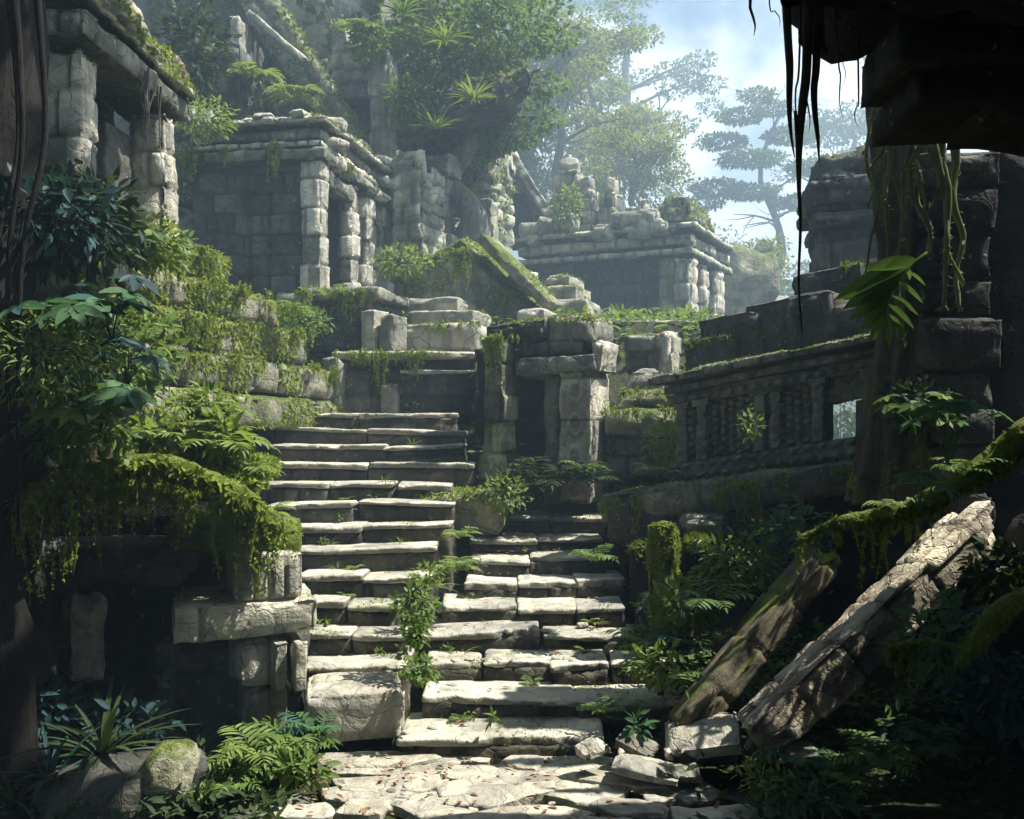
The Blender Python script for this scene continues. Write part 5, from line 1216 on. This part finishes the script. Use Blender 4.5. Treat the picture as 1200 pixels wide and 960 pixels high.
# dark tree hanging over the terrace
far_tree('shady broad tree spreading over the terrace in front of the cliff', 545, 300, 30, 24, [(520, 12, 55, 40, 0), (575, 25, 60, 40, -2), (540, 75, 55, 35, -1), (610, 8, 55, 32, -1), (560, -40, 100, 40, 0), (480, 60, 30, 30, 0)], 'leaf', 9000, .2, 61, r0=.4, limbs=9, spreadlen=.35)
far_tree('sunny cream-green tree leaning out above the lean-to', 660, 285, 40, 46, [(650, 40, 60, 40, 0), (590, 30, 60, 35, 0), (620, 75, 55, 25, 1), (690, 60, 35, 25, 0), (570, 70, 40, 25, 0)], 'leafl', 8500, .26, 62, r0=.3, limbs=8, spreadlen=.35)
far_tree('tall hazy tree with blue shadowed layers beside the sunny one', 690, 290, 90, 60, [(690, 105, 45, 26, 0), (735, 140, 38, 22, 0), (650, 150, 42, 28, 0), (700, 185, 50, 22, 0), (630, 205, 36, 24, 0), (655, 80, 44, 24, 2), (745, 190, 30, 14, 0)], 'leafl', 8500, .36, 63, r0=.6, limbs=10, spreadlen=.4)
far_tree('yellow-green layered tree standing above the far temple roof', 745, 300, 175, 50, [(755, 178, 42, 16, 0), (775, 200, 30, 14, 0), (735, 215, 40, 18, 0), (770, 232, 32, 14, 0), (700, 230, 30, 20, 0)], 'leafl', 5200, .26, 64, r0=.3, limbs=9, spreadlen=.45)
far_tree('grey-green bushy tree behind the lean-to ruin', 610, 290, 130, 52, [(600, 150, 50, 40, 0), (640, 180, 45, 40, 0), (590, 200, 40, 35, 0), (650, 230, 40, 30, 0)], 'leaff', 6500, .34, 65, r0=.5, limbs=8)
far_tree('faint round tree on the hazy slope', 730, 300, 30, 85, [(700, 70, 42, 34, 0), (735, 150, 34, 24, 0), (770, 215, 34, 24, 0), (785, 265, 34, 24, 0), (650, 25, 60, 40, 0)], 'leaff', 6000, .45, 66, r0=.9, limbs=9)
far_tree('tall umbrella tree with tiers of flat crowns across the misty valley', 905, 380, 125, 70, [(888, 112, 24, 7, 0), (868, 136, 30, 7, 0), (905, 128, 24, 7, 1), (848, 166, 32, 7, 0), (925, 160, 36, 7, 1), (880, 186, 40, 7, -1), (838, 220, 34, 8, 0), (955, 196, 36, 7, 0), (826, 238, 24, 7, 0), (880, 226, 36, 7, -1), (945, 236, 40, 7, 0)], 'leaff', 8000, .36, 67, r0=.4, limbs=12, spreadlen=.30, lift=.3, start=.35, tips_r=.0)
far_tree('flat topped tree showing between the hanging roots', 990, 360, 140, 90, [(1000, 140, 42, 14, 0), (965, 160, 40, 12, 0), (1020, 165, 40, 14, 0), (985, 195, 50, 16, 0)], 'leaff', 4200, .5, 68, r0=.6, limbs=8)
far_tree('small parasol tree low in the misty valley', 888, 345, 290, 48, [(888, 290, 26, 7, 0), (896, 305, 30, 7, 0)], 'leafl', 1500, .25, 69, r0=.15, limbs=6)
rg = random.Random(5)
for k, (px, py, Y, rx, lb_) in enumerate(((860, 330, 60, 45, 'hazy bush at the edge of the valley behind the far temple'), (930, 340, 75, 60, 'pale hazy tree low behind the umbrella tree'), (990, 330, 80, 60, 'bluish hazy tree far across the valley by the tower'), (820, 300, 85, 60, 'faintest round tree across the valley'), (880, 390, 50, 50, 'hazy thicket at the bottom of the valley'))):
    far_tree(lb_, px, py + 110, py, Y, [(px, py, rx, rx * .6, 0), (px + rx * .6, py + 20, rx * .7, rx * .5, 1), (px - rx * .6, py + 25, rx * .7, rx * .5, -1)], 'leaff', 1800, .5, 80 + k, r0=.5, limbs=6)
stone_rock('valley_crag', 'pale mossy crag beside the far temple corner', 862, 372, 34, 1.5, 1.2, 1.5, 'mossy', 5, 20, 'crag', n=18)
stone_rock('valley_crag', 'lower rounded crag sloping into the misty valley', 892, 392, 38, 1.3, 1.2, .9, 'farst', 7, 20, 'crag', n=18)
# ------------------------------------------------------------------ air, sky, sun, camera
m, nt = nt_new('haze_air'); T = NT(nt)
pv = T.n('ShaderNodeVolumePrincipled', None, Color=(.56, .78, 1.0, 1), Density=HAZE, Anisotropy=.2)
nt.links.new(pv.outputs[0], T.n('ShaderNodeOutputMaterial').inputs['Volume'])
hz = make('haze', (np.array([(x, y, z) for x in (-112, 112) for y in (-32, 152) for z in (-4, 36)], float), [np.array([(0, 1, 3, 2), (4, 6, 7, 5), (0, 4, 5, 1), (2, 3, 7, 6), (0, 2, 6, 4), (1, 5, 7, 3)])]), m, smooth=False)
tag(hz, kind='stuff')
w = bpy.data.worlds.new('World'); SC.world = w; w.use_nodes = True
nt = w.node_tree; nt.nodes.clear(); T = NT(nt)
sun_dir = Vector(SUN).normalized()
el = math.asin(sun_dir.z); az = math.atan2(sun_dir.x, sun_dir.y)
sky = T.n('ShaderNodeTexSky', {'sky_type': 'NISHITA', 'sun_disc': False, 'sun_elevation': el, 'sun_rotation': az, 'air_density': 1.3, 'dust_density': 1.2})
bg = T.n('ShaderNodeBackground', None, Color=sky.outputs[0], Strength=SKY)
dirv = T.n('ShaderNodeTexCoord').outputs['Generated']
v = T.mul(dirv, (1.0, 1.0, 1.5))
cn = T.noise(v, 3.2, 6, .5, .3)
cm = T.ramp(T.math('ADD', cn, T.math('MULTIPLY', T.n('ShaderNodeSeparateXYZ', None, Vector=dirv).outputs[0], .9)), .56, .72)
up = T.ramp(T.n('ShaderNodeSeparateXYZ', None, Vector=dirv).outputs[2], .02, .2)
cl_ = T.n('ShaderNodeBackground', None, Color=(.93, .96, 1, 1), Strength=CLOUD)
mx = T.n('ShaderNodeMixShader', None, i0=T.math('MULTIPLY', T.math('MULTIPLY', cm, up), .85), i1=bg.outputs[0], i2=cl_.outputs[0])
nt.links.new(mx.outputs[0], T.n('ShaderNodeOutputWorld').inputs[0])
L = bpy.data.lights.new('sun', 'SUN'); L.energy = SUNE; L.angle = rad(.5); L.color = (1, .945, .84)
so = bpy.data.objects.new('sun', L); COL.objects.link(so); so.location = (4, 10, 30)
so.rotation_euler = sun_dir.to_track_quat('Z', 'Y').to_euler()
c = bpy.data.cameras.new('camera'); co = bpy.data.objects.new('camera', c); COL.objects.link(co)
co.location = (0, 0, EYE); co.rotation_euler = (rad(90), 0, 0); c.lens = 33; c.sensor_width = 36; c.clip_end = 2000; c.clip_start = .05
SC.camera = co
SC.view_settings.view_transform = 'Standard'; SC.view_settings.look = 'None'; SC.view_settings.exposure = EXPO; SC.view_settings.gamma = 1
SC.render.engine = 'CYCLES'
cy = SC.cycles
cy.use_denoising = True
try: cy.denoiser = 'OPENIMAGEDENOISE'
except Exception: pass
cy.max_bounces = 5; cy.diffuse_bounces = 3; cy.glossy_bounces = 2; cy.transmission_bounces = 3; cy.volume_bounces = 0; cy.transparent_max_bounces = 4
cy.use_fast_gi = False; cy.sample_clamp_indirect = 6; cy.use_adaptive_sampling = True; cy.adaptive_threshold = .02
